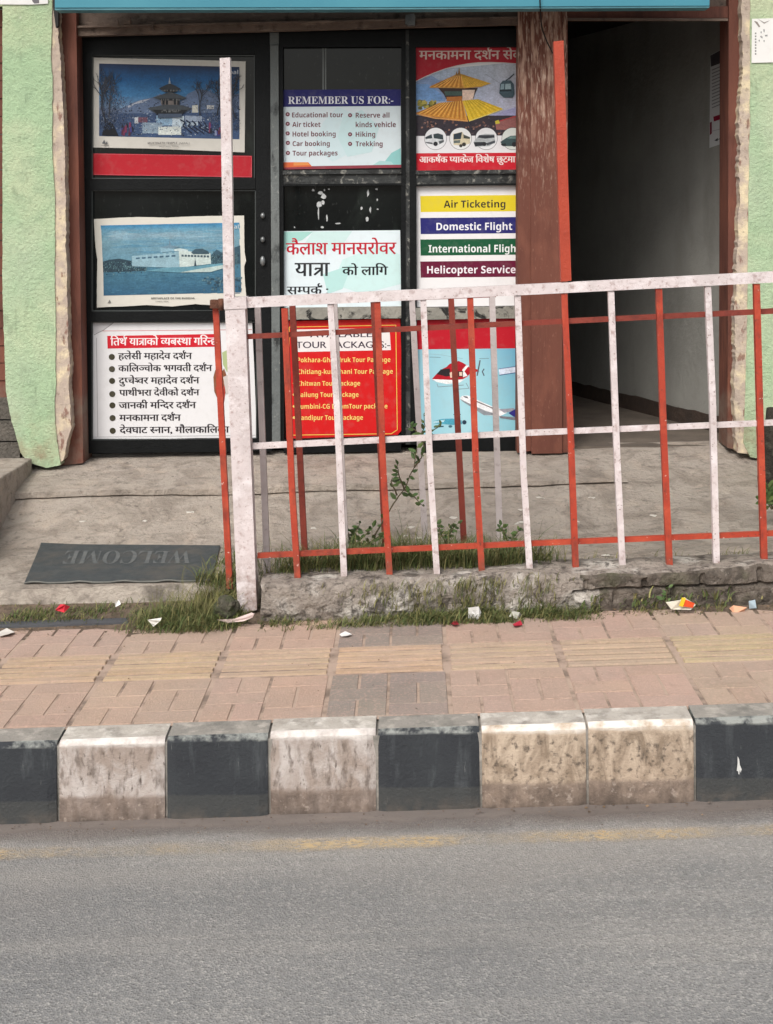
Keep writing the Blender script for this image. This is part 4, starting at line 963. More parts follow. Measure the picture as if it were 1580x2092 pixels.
for x, y in ((588, 233), (588, 252.5), (588, 272), (588.5, 291.5), (588.5, 312), (715.5, 235), (715.5, 274), (715.5, 293.5)): S.disc(x, y, 4.2, (112, 52, 66)); S.disc(x, y, 1.8, (200, 170, 178))
S.done("services_poster", "pale blue sheet headed REMEMBER US FOR with a navy title bar", "poster")
# --- Kailash
S = Sheet([(576, 472), (818, 470), (820, 626), (578, 630)], TPO, paper=(226, 238, 242))
S.poly([(576, 473), (640, 473), (618, 490), (590, 500), (577, 520)], (168, 216, 208)); S.poly([(640, 473), (720, 472), (700, 500), (650, 520), (620, 500)], (206, 232, 230)); S.poly([(700, 530), (780, 500), (818, 520), (819, 580), (740, 600), (680, 580)], (206, 236, 234)); S.poly([(660, 560), (720, 540), (700, 590), (670, 600)], (186, 226, 222))
S.hindi("कैलाश मानसरोवर", 585, 809, 496.5, 520, (190, 24, 48), .7); S.hindi("यात्रा", 603, 673, 537, 564, (38, 40, 44), .8); S.hindi("को लागि", 700, 792, 545, 562, (30, 32, 36), .8); S.hindi("सम्पर्क :", 587, 672, 585.5, 601, (36, 38, 44), .7)
S.done("journey_poster", "pale aqua sheet with big red Nepali title, half hidden by the top rail", "poster")
# --- golden temple poster
S = Sheet([(849, 97), (1064, 95), (1064, 346), (850, 348)], TPO, paper=(240, 240, 240))
T = tf(840, 90, 6.87)
S.photo = 1
S.poly(TP((70, 380), (1500, 250), (1500, 1010), (70, 1010)), [(168, 186, 208), (196, 200, 208), (196, 196, 216), (150, 180, 216)])
S.poly(TP((70, 520), (290, 440), (420, 520), (520, 640), (480, 800), (70, 800)), (136, 158, 196)); S.poly(TP((70, 560), (240, 560), (420, 700), (460, 790), (70, 800)), (120, 160, 210))
for k in range(50): x = rnd.uniform(80, 330); y = rnd.uniform(790, 900); S.poly(TP((x, y), (x + 40, y - 20), (x + 50, y + 20), (x + 10, y + 30)), rnd.choice([(150, 140, 60), (110, 110, 50), (186, 170, 84), (90, 86, 44)]))
S.poly(TP((1120, 1000), (1500, 870), (1500, 1060), (1100, 1080)), (168, 168, 206))
S.poly(TP((70, 1000), (1500, 1000), (1500, 1300), (70, 1300)), (54, 46, 54))
S.step = 2e-6
for k in range(160): x = rnd.uniform(80, 1480); y = rnd.uniform(1020, 1280); S.poly(TP((x, y), (x + rnd.uniform(8, 40), y), (x + 24, y + 20), (x, y + 26)), rnd.choice([(34, 30, 38), (84, 70, 76), (120, 84, 70), (40, 36, 48), (150, 110, 96), (60, 50, 52)]))
S.step = 4e-5
S.poly(TP((1180, 1090), (1470, 1000), (1500, 1200), (1200, 1200)), (150, 96, 92)); S.line(TP((1240, 1080), (1480, 1010)), 1.6, (180, 40, 48)); S.poly(TP((1180, 1080), (1230, 1060), (1250, 1110), (1190, 1120)), (206, 190, 60))
S.poly(TP((380, 612), (940, 612), (900, 690), (880, 760), (500, 780), (460, 700)), (62, 44, 38)); S.poly(TP((470, 660), (720, 660), (720, 720), (480, 720)), (70, 92, 84)); S.poly(TP((500, 740), (716, 730), (720, 800), (500, 800)), (196, 120, 52)); S.poly(TP((720, 640), (900, 640), (870, 770), (724, 800)), (236, 206, 186))
O1, O2, O3, Yl = (214, 146, 52), (240, 186, 92), (176, 104, 36), (236, 196, 40)
S.poly(TP((75, 960), (420, 820), (725, 790), (800, 1075), (330, 1020), (75, 985)), O1); S.poly(TP((725, 790), (940, 770), (1280, 900), (1280, 920), (1080, 990), (815, 1078)), Yl)
for k in range(22):
    t = k / 21; a = (400 + 325 * t, 824 - 34 * t); b = (80 + 700 * t, 970 + 90 * t); S.line(T([a, b]), 1.4, O2 if k % 2 else O3)
for k in range(14): t = (k + .5) / 14; a = (740 + 200 * t, 788 - 16 * t); b = (830 + 450 * t, 1065 - 160 * t); S.line(T([a, b]), .8, (200, 160, 30) if k % 2 else (248, 222, 90))
S.line(TP((75, 975), (330, 1035), (800, 1078)), 2.6, (222, 160, 100)); S.line(TP((815, 1080), (1090, 985), (1290, 910)), 1.6, (240, 220, 130))
S.poly(TP((262, 595), (420, 520), (620, 430), (690, 410), (750, 612), (270, 612)), O1); S.poly(TP((690, 410), (720, 420), (1120, 548), (1000, 590), (750, 612)), (226, 176, 56))
for k in range(14): t = k / 13; a = (600 + 100 * t, 446 - 26 * t); b = (285 + 450 * t, 600 + 6 * t); S.line(T([a, b]), 1.3, O2 if k % 2 else O3)
for k in range(9): t = (k + .5) / 9; a = (700 + 40 * t, 420 + 6 * t); b = (760 + 330 * t, 606 - 56 * t); S.line(T([a, b]), .7, (190, 140, 34))
S.line(TP((262, 604), (750, 614), (1000, 592)), 1.4, (206, 150, 80))
S.poly(TP((622, 440), (640, 376), (652, 420), (664, 400), (676, 320), (690, 400), (705, 440)), (150, 108, 50))
S.line(TP((1040, 415), (1250, 545)), .6, (120, 128, 140)); S.line(TP((1330, 510), (1390, 470), (1450, 415)), 2.2, (58, 70, 80))
S.poly(TP((1250, 560), (1290, 510), (1400, 505), (1445, 560), (1455, 700), (1430, 750), (1300, 748), (1240, 690)), (72, 94, 104)); S.poly(TP((1265, 560), (1310, 555), (1305, 630), (1255, 635)), (150, 176, 186)); S.poly(TP((1325, 555), (1400, 552), (1408, 628), (1322, 632)), (160, 184, 190)); S.poly(TP((1245, 640), (1410, 636), (1414, 660), (1245, 664)), (36, 50, 58))
S.photo = 0; arc = [(70, 520), (200, 455), (330, 400), (480, 345), (640, 302), (800, 272), (960, 256), (1120, 254), (1300, 260), (1500, 274)]
S.poly(T([(66, 45), (1530, 30)] + arc[::-1] + [(66, 522)]), (182, 28, 46))
S.line(T(arc), 1.4, (232, 226, 226))
S.hindi("मनकामना दर्शन सेवा", 857, 1072, 103.5, 121, (228, 206, 196), .6, -.004)
S.poly(TP((66, 1288), (1530, 1280), (1530, 1530), (66, 1530)), (238, 236, 238))
for q, (cx, c) in enumerate(((345, (238, 238, 240)), (697, (240, 240, 238)), (1058, (238, 238, 240)), (1430, (226, 232, 226)))):
    p = T([(cx, 1325)])[0]; S.disc(*p, 23, (92, 88, 92), 30); S.disc(*p, 22.2, c, 30)
S.photo = 1; S.poly(TP((195, 1320), (260, 1270), (380, 1245), (450, 1265), (462, 1370), (380, 1420), (330, 1420), (210, 1380)), (214, 216, 218)); S.poly(TP((200, 1305), (290, 1262), (300, 1320), (205, 1330)), (50, 60, 66)); S.poly(TP((315, 1262), (380, 1250), (450, 1275), (455, 1340), (395, 1330), (320, 1320)), (54, 66, 70)); S.poly(TP((390, 1360), (462, 1340), (462, 1372), (400, 1402)), (90, 96, 98)); S.disc(*T([(345, 1398)])[0], 4.6, (40, 40, 44)); S.poly(TP((195, 1370), (300, 1380), (310, 1404), (220, 1390)), (80, 84, 86))
S.poly(TP((590, 1260), (720, 1228), (745, 1270), (830, 1310), (830, 1390), (740, 1420), (600, 1415)), (208, 196, 166)); S.poly(TP((600, 1262), (718, 1232), (700, 1330), (596, 1340)), (46, 60, 68)); S.poly(TP((735, 1265), (830, 1305), (825, 1330), (740, 1320)), (70, 74, 66)); S.poly(TP((598, 1350), (690, 1345), (690, 1385), (600, 1390)), (100, 110, 104)); S.disc(*T([(745, 1405)])[0], 4, (52, 50, 44)); S.disc(*T([(700, 1425)])[0], 3.4, (60, 56, 48))
S.poly(TP((880, 1370), (950, 1280), (1040, 1256), (1170, 1262), (1185, 1370), (1100, 1430), (900, 1440)), (176, 180, 182)); S.poly(TP((935, 1310), (960, 1275), (1170, 1275), (1176, 1310), (1040, 1325)), (52, 56, 62)); S.poly(TP((880, 1375), (1030, 1370), (1040, 1420), (900, 1436)), (44, 46, 52)); S.disc(*T([(1030, 1400)])[0], 4.2, (38, 38, 42)); S.poly(TP((1050, 1390), (1180, 1350), (1180, 1385), (1070, 1420)), (70, 74, 80))
S.poly(TP((1255, 1370), (1330, 1320), (1400, 1285), (1500, 1280), (1500, 1430), (1290, 1430)), (58, 78, 80)); S.poly(TP((1350, 1320), (1410, 1292), (1500, 1290), (1500, 1330)), (110, 140, 136)); S.disc(*T([(1450, 1405)])[0], 5, (38, 40, 44)); S.poly(TP((1260, 1400), (1330, 1390), (1340, 1425), (1280, 1425)), (30, 38, 42))
S.photo = 0; S.poly(TP((66, 1530), (1530, 1522), (1530, 1765), (66, 1772)), (206, 28, 46)); S.hindi("आकर्षक प्याकेज विशेष छुटमा", 857, 1053, 320, 332, (244, 226, 222), .6, -.004)
S.done("temple_poster", "colour poster of a golden roofed pagoda with cable car and vehicle circles", "poster")
# --- flights
S = Sheet([(849, 378), (1064, 376), (1064, 624), (850, 627)], TPO, paper=(238, 236, 236))
for (y0, y1, c) in ((400, 433, (226, 204, 42)), (445, 478, (38, 38, 112)), (489, 522, (18, 86, 54)), (534, 567, (104, 16, 52))): S.poly([(859, y0), (1064, y0 - 2), (1064, y1 - 2), (860, y1)], c)
S.text("Air Ticketing", 907, 1033, 424, 14.5, (52, 46, 34)); S.text("Domestic Flight", 892, 1047, 470, 15, (238, 238, 244)); S.text("International Flight", 876, 1063, 515.5, 15, (238, 242, 240)); S.text("Helicopter Service", 873, 1054, 558.5, 15, (242, 236, 240))
S.done("ticketing_poster", "white poster with yellow, blue, green and maroon flight service bars", "poster")
# --- red tour list
S = Sheet([(583, 656), (818, 651), (822, 780), (820, 880), (810, 892), (585, 899)], TPO - .002, paper=(212, 24, 26))
S.line([(591, 668), (809, 664), (812, 878), (800, 886), (592, 889), (591, 668)], 1.6, (238, 196, 90))
S.poly([(604, 673), (796, 670), (799, 715), (604, 719)], (238, 232, 230)); S.text("AVAILABLE", 634, 760, 689, 13, (58, 44, 62), 'reg', .35); S.text("TOUR PACKAGES:-", 605, 797, 711, 13, (58, 44, 62), 'reg', .35)
for (t_, x1, y) in (("Pokhara-Ghandruk Tour Package", 798, 740), ("Chitlang-kulekhani Tour Package", 803, 764), ("Chitwan Tour Package", 736, 788), ("Sailung Tour Package", 733, 811), ("Lumbini-CG DhamTour package", 792, 835), ("Bandipur Tour Package", 742, 858)):
    S.text(t_, 608, x1, y, 9.5, (244, 212, 120)); S.disc(601, y - 5, 2.6, (244, 212, 120))
S.done("tour_poster", "bright red sheet listing tour packages in yellow behind the railing", "poster")
# --- aircraft
S = Sheet([(850, 651), (1064, 647), (1064, 885), (852, 889)], TPO, paper=(160, 208, 222))
T = tf(840, 640, 6.583)
S.poly(TP((66, 90), (1450, 60), (1450, 470), (66, 485)), (190, 22, 40))
S.poly(TP((66, 487), (700, 480), (700, 1610), (70, 1640)), [(146, 198, 214), (172, 220, 230), (176, 222, 232), (150, 206, 222)]); S.poly(TP((700, 480), (1450, 472), (1450, 1590), (700, 1610)), [(172, 220, 230), (106, 170, 200), (140, 200, 216), (176, 222, 232)])
S.line(TP((240, 545), (420, 560), (700, 610)), .8, (150, 180, 188)); S.line(TP((250, 588), (400, 592)), 1, (110, 130, 140)); S.line(TP((920, 610), (1050, 606)), 1, (110, 130, 140))
RD = (176, 24, 40); S.photo = 1
S.poly(TP((285, 880), (340, 820), (400, 760), (480, 720), (520, 680), (640, 640), (690, 660), (740, 690), (770, 720), (900, 755), (920, 780), (800, 800), (760, 850), (700, 885), (560, 900), (300, 900)), RD)
S.poly(TP((740, 700), (780, 700), (720, 780), (760, 840), (700, 860), (690, 760)), (238, 236, 236)); S.poly(TP((345, 820), (400, 755), (520, 740), (540, 840), (470, 850), (400, 830)), (42, 36, 40)); S.poly(TP((620, 780), (700, 775), (700, 850), (620, 855)), (70, 44, 44)); S.poly(TP((650, 790), (690, 790), (690, 840), (650, 840)), (226, 200, 180)); S.poly(TP((520, 800), (560, 780), (560, 860), (530, 870)), (220, 190, 170))
S.poly(TP((285, 885), (560, 896), (720, 890), (640, 940), (480, 950), (350, 925)), (240, 240, 240))
S.line(TP((350, 945), (365, 990), (560, 975), (710, 965)), 1.2, (130, 140, 150)); S.line(TP((640, 1020), (780, 1008), (740, 935)), 1.2, (130, 140, 150)); S.line(TP((890, 840), (930, 630)), 2.6, (90, 84, 92)); S.line(TP((985, 745), (960, 785), (985, 840)), 2.2, (84, 90, 100))
S.poly(TP((1180, 750), (1450, 712), (1450, 790), (1190, 830)), (206, 216, 232)); S.line(TP((1180, 748), (1450, 708)), 1.4, (92, 110, 150)); S.line(TP((1190, 832), (1450, 792)), 1.6, (60, 92, 140))
S.poly(TP((655, 1140), (690, 1110), (770, 1105), (860, 1150), (1110, 1260), (1260, 1300), (1290, 1340), (1200, 1380), (980, 1370), (860, 1290), (700, 1190)), (236, 236, 238)); S.poly(TP((660, 1150), (800, 1220), (1000, 1310), (1200, 1370), (980, 1370), (860, 1290), (700, 1190)), (140, 146, 152)); S.poly(TP((700, 1112), (760, 1120), (770, 1145), (720, 1130)), (66, 66, 72)); S.line(TP((870, 1180), (1120, 1285)), 2.2, (106, 96, 98))
S.poly(TP((1180, 1290), (1380, 1275), (1410, 1300), (1260, 1340)), (150, 150, 160)); S.poly(TP((1310, 1340), (1400, 1290), (1450, 1300), (1450, 1400), (1380, 1390)), (48, 46, 126)); S.poly(TP((1190, 1380), (1450, 1400), (1450, 1440), (1380, 1435), (1200, 1410)), (120, 122, 130))
S.poly(TP((300, 1450), (420, 1420), (560, 1415), (680, 1440), (690, 1490), (560, 1500), (310, 1480)), (78, 160, 184)); S.poly(TP((300, 1455), (460, 1430), (440, 1460), (310, 1478)), (180, 214, 224)); S.line(TP((310, 1530), (440, 1520)), 2.6, (52, 90, 104)); S.disc(*T([(530, 1520)])[0], 4, (66, 110, 126), 12, 2.6); S.disc(*T([(718, 1465)])[0], 4.4, (44, 62, 80)); S.line(TP((570, 1360), (670, 1360)), 1.6, (70, 96, 106))
S.done("aircraft_poster", "light blue poster of a red helicopter and airliner with red top band", "poster")
# --- paper notices on the plaster and in the hall
S = Sheet([(1537, 38), (1600, 36), (1640, 40), (1640, 130), (1580, 127), (1536, 128)], YP - .006, .003, paper=(238, 236, 232)); rnd = random.Random(3)
for y in range(66, 112, 6): S.rect(1543, y, 1546, y + 3.4, (140, 138, 136))
for k in range(9): x = rnd.uniform(1550, 1566); y = rnd.uniform(58, 86); S.poly([(x, y), (x + 3, y - 1), (x + 2, y + 4)], (130, 130, 130))
S.poly([(1541, 42), (1548, 44), (1554, 54), (1551, 55)], (150, 140, 134)); S.poly([(1549, 38), (1562, 45), (1574, 41), (1562, 48)], (160, 152, 146))
S.done("paper_notice", "white paper notice glued on the green wall right of the doorway", "notice")
S = Sheet([(-60, -60), (97, -60), (98, 7), (60, 9), (-60, 8)], YP - .006, .003, paper=(232, 230, 226)); S.poly([(64, -10), (80, -10), (80, 6), (70, 7), (66, 2)], (110, 106, 110))
S.done("paper_notice", "torn white paper at the top of the left green pilaster", "notice")
S = Sheet([(1452, 112), (1496, 88), (1496, 286), (1450, 302)], 0, .003, paper=(206, 206, 206), proj=lambda x, y, d: on_plane(x, y, W0 + wn * (.004 + d), wn))
S.poly([(1452, 113), (1496, 89), (1496, 120), (1453, 136)], (70, 66, 70))
for k in range(12): y = 140 + k * 7; S.line([(1455, y + 3), (1476, y - 6)], 2.2, (140, 138, 140))
S.poly([(1458, 238), (1482, 230), (1482, 240), (1459, 248)], (140, 20, 50)); S.poly([(1451, 250), (1455, 248), (1455, 272), (1451, 276)], (120, 20, 46)); S.line([(1454, 268), (1490, 258)], 1, (150, 148, 150)); S.line([(1462, 286), (1482, 280)], 1.4, (60, 56, 60)); S.poly([(1460, 287), (1467, 281), (1467, 288)], (60, 56, 60))
S.text("?", 1484, 1489, 283, 9, (90, 86, 90))
S.poly([(1482, 180), (1496, 165), (1496, 232), (1490, 232), (1483, 210)], (90, 74, 76))
S.done("hall_notice", "glossy notice with red bars and arrow on the hall wall", "notice")

# ================================================================== PLANTS
def blades(bm, tl, n, xf, yf, zf, hmin, hmax, rnd, w=.0014, lean=1.1, dry=.35, thr=.38):
    for _ in range(n):
        x, y = xf(rnd), yf(rnd); dn = .5 + .9 * mnoise.noise(Vector((x * 5.5, y * 9, 3))) + .35 * mnoise.noise(Vector((x * 19, y * 19, 0)))
        if dn < thr and rnd.random() > .18: continue
        b = Vector((x, y, zf(x, y) - .004)); h = rnd.uniform(hmin, hmax) * (.45 + .75 * max(0, min(1.1, dn)))
        a = rnd.uniform(0, 6.283); d = Vector((math.cos(a), math.sin(a), 0)); s = Vector((-d.y, d.x, 0)); L = (rnd.random() ** 1.4) * lean * h + .15 * h
        up = h * rnd.uniform(.55, 1); q = []
        for k in range(5):                       # a bowed blade: rises, then droops
            t = k / 4; q.append(b + d * L * t ** 1.7 + Vector((0, 0, up * (t * 1.5 - .62 * t * t) / .88)) + s * math.sin(t * 3 + a) * .004)
        ww = w * rnd.uniform(.6, 1.5); wd = (1, 1, .85, .55)
        va = [(bm.verts.new(q[k] - s * ww * wd[k]), bm.verts.new(q[k] + s * ww * wd[k])) for k in range(4)]; tip = bm.verts.new(q[4])
        k_ = rnd.uniform(.5, 1.3); r_ = rnd.random(); t = (1.75 * k_, 1.45 * k_, 1.3 * k_, 1) if r_ < dry else (.82 * k_, 1.0 * k_, .74 * k_, 1) if r_ < .8 else (1.1 * k_, 1.15 * k_, .8 * k_, 1)
        for f in [bm.faces.new((va[k][0], va[k][1], va[k + 1][1], va[k + 1][0])) for k in range(3)] + [bm.faces.new((va[3][0], va[3][1], tip))]:
            for l in f.loops: l[tl] = t
bm = bmesh.new(); tl = bm.loops.layers.float_color.new('tint'); rnd = random.Random(31)
def xat(px, Y): return (px - PX0) / F * Y
sz = lambda x, y: GR * x + .03 * max(0, y - 5.27) / .3
U = lambda a, b: (lambda r: r.uniform(a, b))
G = lambda m, s: (lambda r: r.gauss(m, s))
blades(bm, tl, 2700, lambda r: xat(r.triangular(230, 505, 430), 5.35), lambda r: r.triangular(5.20, 5.48, 5.36), sz, .02, .072, rnd, thr=.16, lean=1.7, dry=.42)
blades(bm, tl, 2400, lambda r: xat(r.triangular(240, 505, 430), 5.35), lambda r: r.triangular(5.20, 5.48, 5.33), sz, .012, .045, rnd, thr=.12, lean=2.2)
blades(bm, tl, 600, lambda r: xat(r.triangular(370, 490, 470), 5.5), lambda r: r.gauss(5.55, .06), lambda x, y: gz(x, y) if y > 5.57 else sz(x, y), .03, .10, rnd, thr=.2, lean=1.7, dry=.5)
blades(bm, tl, 700, lambda r: xat(r.triangular(300, 490, 450), 5.4), lambda r: r.triangular(5.3, 5.6, 5.5), lambda x, y: gz(x, y) if y > 5.57 else sz(x, y), .05, .14, rnd, thr=.3, lean=1.6, dry=.75, w=.0009)
blades(bm, tl, 900, lambda r: xat(r.triangular(400, 500, 480), 5.7), lambda r: r.triangular(5.5, 6.05, 5.55), lambda x, y: gz(x, y), .02, .09, rnd, thr=.25, lean=1.5)
blades(bm, tl, 1500, lambda r: xat(r.triangular(-120, 330, 60), 5.35), lambda r: r.gauss(5.46, .05), sz, .01, .035, rnd, lean=1.8)
blades(bm, tl, 2600, lambda r: xat(r.triangular(505, 1250, 620), 5.3), lambda r: r.triangular(5.19, 5.335, 5.29), sz, .012, .05, rnd, dry=.5, lean=1.8)
blades(bm, tl, 2600, lambda r: xat(r.triangular(780, 1240, 1010), 5.3), lambda r: r.triangular(5.20, 5.335, 5.29), sz, .015, .07, rnd, dry=.45, thr=.28, lean=1.6)
blades(bm, tl, 2400, lambda r: xat(r.triangular(780, 1240, 1000), 5.3), lambda r: r.triangular(5.20, 5.335, 5.28), sz, .01, .04, rnd, dry=.5, thr=.28, lean=2.2)
blades(bm, tl, 1500, lambda r: xat(r.triangular(600, 1190, 940), 5.32), U(5.30, 5.335), lambda x, y: GR * x + rnd.uniform(.0, .13), .02, .07, rnd, dry=.75)
blades(bm, tl, 4600, lambda r: xat(r.triangular(512, 1160, 760), 5.6), lambda r: r.triangular(5.47, 5.75, 5.56), lambda x, y: max(gz(x, y), .08 if y > 5.56 else .14 + GR * x), .05, .17, rnd, thr=.22, lean=1.3, dry=.42)
blades(bm, tl, 3000, lambda r: xat(r.triangular(512, 1160, 760), 5.6), lambda r: r.triangular(5.47, 5.75, 5.54), lambda x, y: max(gz(x, y), .08 if y > 5.56 else .14 + GR * x), .012, .06, rnd, dry=.5, thr=.3, lean=2)
blades(bm, tl, 1100, lambda r: xat(r.triangular(540, 1090, 900), 5.8), lambda r: r.gauss(5.78, .12), lambda x, y: gz(x, y), .03, .10, rnd, thr=.45)
blades(bm, tl, 500, lambda r: xat(r.uniform(1150, 1640), 5.35), lambda r: r.triangular(5.22, 5.34, 5.31), sz, .01, .04, rnd, dry=.65)
blades(bm, tl, 420, lambda r: xat(r.uniform(1150, 1700), 5.6), U(5.50, 5.66), lambda x, y: gz(x, y), .02, .06, rnd, dry=.75)
blades(bm, tl, 200, lambda r: xat(r.uniform(1180, 1560), 5.34), lambda r: 5.31, lambda x, y: GR * x + rnd.uniform(0, .06), .02, .06, rnd, w=.003)
blades(bm, tl, 420, lambda r: xat(r.triangular(515, 1130, 900), 5.62), lambda r: r.triangular(5.5, 5.85, 5.6), lambda x, y: max(gz(x, y), .08), .12, .24, rnd, thr=.2, lean=.9, dry=.65, w=.0011)
blades(bm, tl, 1400, lambda r: xat(r.triangular(515, 1130, 1000), 5.62), lambda r: r.triangular(5.5, 5.85, 5.65), lambda x, y: max(gz(x, y), .08), .06, .15, rnd, thr=.3, lean=1.4, dry=.3)
blades(bm, tl, 260, lambda r: xat(r.triangular(280, 500, 440), 5.4), lambda r: r.triangular(5.25, 5.6, 5.42), lambda x, y: gz(x, y) if y > 5.57 else sz(x, y), .06, .2, rnd, thr=.1, lean=1.5, dry=.8, w=.0009)
tag(build("grass", bm, GRASSM, base='keep'), "tufted green and dry grass growing along the low wall", None, None, 'stuff')

def leafy(bm, tl, base, d, size, rnd):
    d = d.normalized(); s = d.cross(Vector((rnd.uniform(-.4, .4), -.8, .5))).normalized() * size * .24; n = d.cross(s).normalized() * size * .08
    P = [base, base + d * size * .35 + s + n, base + d * size * .7 + s * .8 + n, base + d * size, base + d * size * .7 - s * .8 + n, base + d * size * .35 - s + n]
    v = [bm.verts.new(p) for p in P]; k = rnd.uniform(.6, 1.4); t = (k * rnd.uniform(.85, 1.15), k, k * rnd.uniform(.8, 1), 1)
    for f in (bm.faces.new((v[0], v[1], v[2], v[3])), bm.faces.new((v[0], v[3], v[4], v[5]))):
        for l in f.loops: l[tl] = t
def plant(name, label, paths, base, size, seed, per=9, grp=None, cat="plant"):
    rnd = random.Random(seed); root = empty(name, base, label, cat, grp)
    bs = bmesh.new(); bl = bmesh.new(); tl = bl.loops.layers.float_color.new('tint')
    for pts in paths:
        fine = []
        for a, b in zip(pts, pts[1:]):
            for q in range(5): fine.append(a.lerp(b, q / 5) + Vector((rnd.uniform(-1, 1), rnd.uniform(-1, 1), 0)) * .002)
        fine.append(pts[-1]); tube(bs, fine, .004, .0012, 5)
        for i in range(2, len(fine)):
            if rnd.random() < .25: continue
            for s in range(per // 3):
                leafy(bl, tl, fine[i], Vector((rnd.uniform(-1, 1), rnd.uniform(-.8, .4), rnd.uniform(-.3, .8))), size * rnd.uniform(.6, 1.15), rnd)
    build("stem", bs, STEMM, root); build("leaves", bl, LEAFM, root, base='keep')
Q = lambda *p: [PX(x, y, Y) for x, y, Y in p]
plant("shrub", "small leafy green shrub growing between the railing bars", [
    Q((765, 1095, 5.62), (800, 1035, 5.60), (826, 1000, 5.58), (846, 955, 5.57), (852, 915, 5.57)), Q((826, 1000, 5.58), (815, 970, 5.56), (812, 950, 5.55)), Q((826, 1000, 5.58), (842, 1010, 5.57), (866, 1035, 5.57)),
    Q((846, 955, 5.57), (862, 935, 5.57), (866, 915, 5.57)), Q((812, 1012, 5.58), (800, 985, 5.58), (802, 975, 5.58))], PX(765, 1095, 5.62), .036, 5, 5)
plant("weed", "slender weed sprouting in front of the airplane poster", [Q((868, 920, 5.7), (860, 890, 5.7), (868, 870, 5.7), (866, 845, 5.7)), Q((862, 895, 5.7), (850, 880, 5.7), (838, 868, 5.7)), Q((862, 905, 5.7), (884, 880, 5.7), (902, 868, 5.7))], PX(868, 920, 5.7), .03, 15, 3)
plant("weed", "dark leafy weed in the grass near the middle bars", [Q((720, 1120, 5.75), (712, 1090, 5.75), (700, 1075, 5.75)), Q((720, 1120, 5.75), (745, 1095, 5.75), (762, 1078, 5.75)), Q((735, 1120, 5.72), (760, 1105, 5.72), (790, 1085, 5.72)), Q((720, 1120, 5.75), (725, 1095, 5.75), (735, 1070, 5.75))], PX(720, 1120, 5.75), .034, 25, 6)
plant("weed", "low bushy weed behind the grass right of the white bars", [Q((1040, 1115, 5.8), (1032, 1090, 5.8), (1024, 1075, 5.8)), Q((1042, 1115, 5.8), (1052, 1090, 5.8), (1068, 1080, 5.8))], PX(1040, 1115, 5.8), .034, 35, 6)
plant("weed", "small dark weed behind the grass left of the dark red gate bar", [Q((910, 1110, 5.8), (900, 1085, 5.8), (892, 1070, 5.8)), Q((910, 1110, 5.8), (925, 1080, 5.8), (935, 1070, 5.8))], PX(910, 1110, 5.8), .034, 36, 6)
plant("weed", "bright narrow leaved weed at the right edge behind the last bar", [Q((1580, 1040, 6.1), (1572, 1010, 6.1), (1568, 985, 6.1)), Q((1580, 1040, 6.1), (1590, 1000, 6.1), (1598, 980, 6.1)), Q((1578, 1040, 6.1), (1566, 1025, 6.1), (1556, 1015, 6.1))], PX(1580, 1040, 6.1), .06, 45, 6)
plant("weed", "tiny yellow green sprout at the foot of the brick wall", [Q((1365, 1235, 5.31), (1362, 1215, 5.31), (1366, 1200, 5.31)), Q((1365, 1235, 5.31), (1356, 1225, 5.31))], PX(1365, 1235, 5.31), .03, 55, 3)
# dark trunk at the right edge
tk = empty("tree", PX(1590, 1000, 6.55), "dark mossy tree trunk at the right edge in front of the wall", "tree")
bm = bmesh.new(); rnd = random.Random(1); tube(bm, [PX(1592, 1010, 6.55), PX(1588, 960, 6.55), PX(1590, 910, 6.56), PX(1594, 870, 6.58), PX(1600, 840, 6.6)], .10, .075, 12)
bmesh.ops.subdivide_edges(bm, edges=bm.edges, cuts=2, use_grid_fill=True)
for v in bm.verts: v.co += Vector((mnoise.noise(v.co * 14), mnoise.noise(v.co * 14 + Vector((5, 0, 0))), 0)) * .018
build("trunk", bm, M("dark_bark", rgb(64, 58, 50), rgb(44, 42, 38), 12, .95, 1, 30, (1, 1, .4), [dict(c=rgb(96, 98, 84), scale=16, lo=.55, hi=.7, k=.7)], bdist=.03), tk, smooth=True)

bm = bmesh.new(); tl = bm.loops.layers.float_color.new('tint'); rnd = random.Random(63)
for k in range(2300):
    q = rnd.random()
    if q < .55: x, y = rnd.uniform(-2.2, 2.2), 5.36 - abs(rnd.gauss(0, .055)); z = GR * x + .004
    elif q < .75: x, y = rnd.uniform(-2.2, 2.2), KY - abs(rnd.gauss(0, .06)) - .01; z = ZR + GR * x + .008
    elif q < .9: x, y = rnd.uniform(-1.8, 1.9), rnd.uniform(5.62, 6.5); z = gz(x, y) + .006
    else: x, y = rnd.uniform(-2, 2), rnd.uniform(4.3, 5.3); z = GR * x + .004
    r = rnd.uniform(.0015, .006) * (1.6 if rnd.random() < .12 else 1) * (.7 if q > .55 else 1); a0 = rnd.random() * 6; n = rnd.randint(3, 5)
    st = rnd.uniform(.4, 1)
    v = [bm.verts.new((x + r * math.cos(a0 + 6.283 * i / n) * rnd.uniform(.6, 1.3), y + st * r * math.sin(a0 + 6.283 * i / n) * rnd.uniform(.6, 1.3), z + rnd.uniform(0, r * .8))) for i in range(n)]
    f = bm.faces.new(v); c = rnd.choice([(1, .9, .75), (.55, .48, .42), (.4, .36, .33), (1.5, 1.35, 1.15), (.8, .6, .45), (2.0, 1.9, 1.75) if q > .8 else (.7, .6, .5)])
    for l in f.loops: l[tl] = (*c, 1)
tag(build("debris", bm, M("dry_crumbs", rgb(120, 104, 88), rgb(100, 88, 76), 30, .95, attr='tint'), base='keep'), "dry leaf bits and grit scattered over pavement, gutter and yard", None, None, 'stuff')

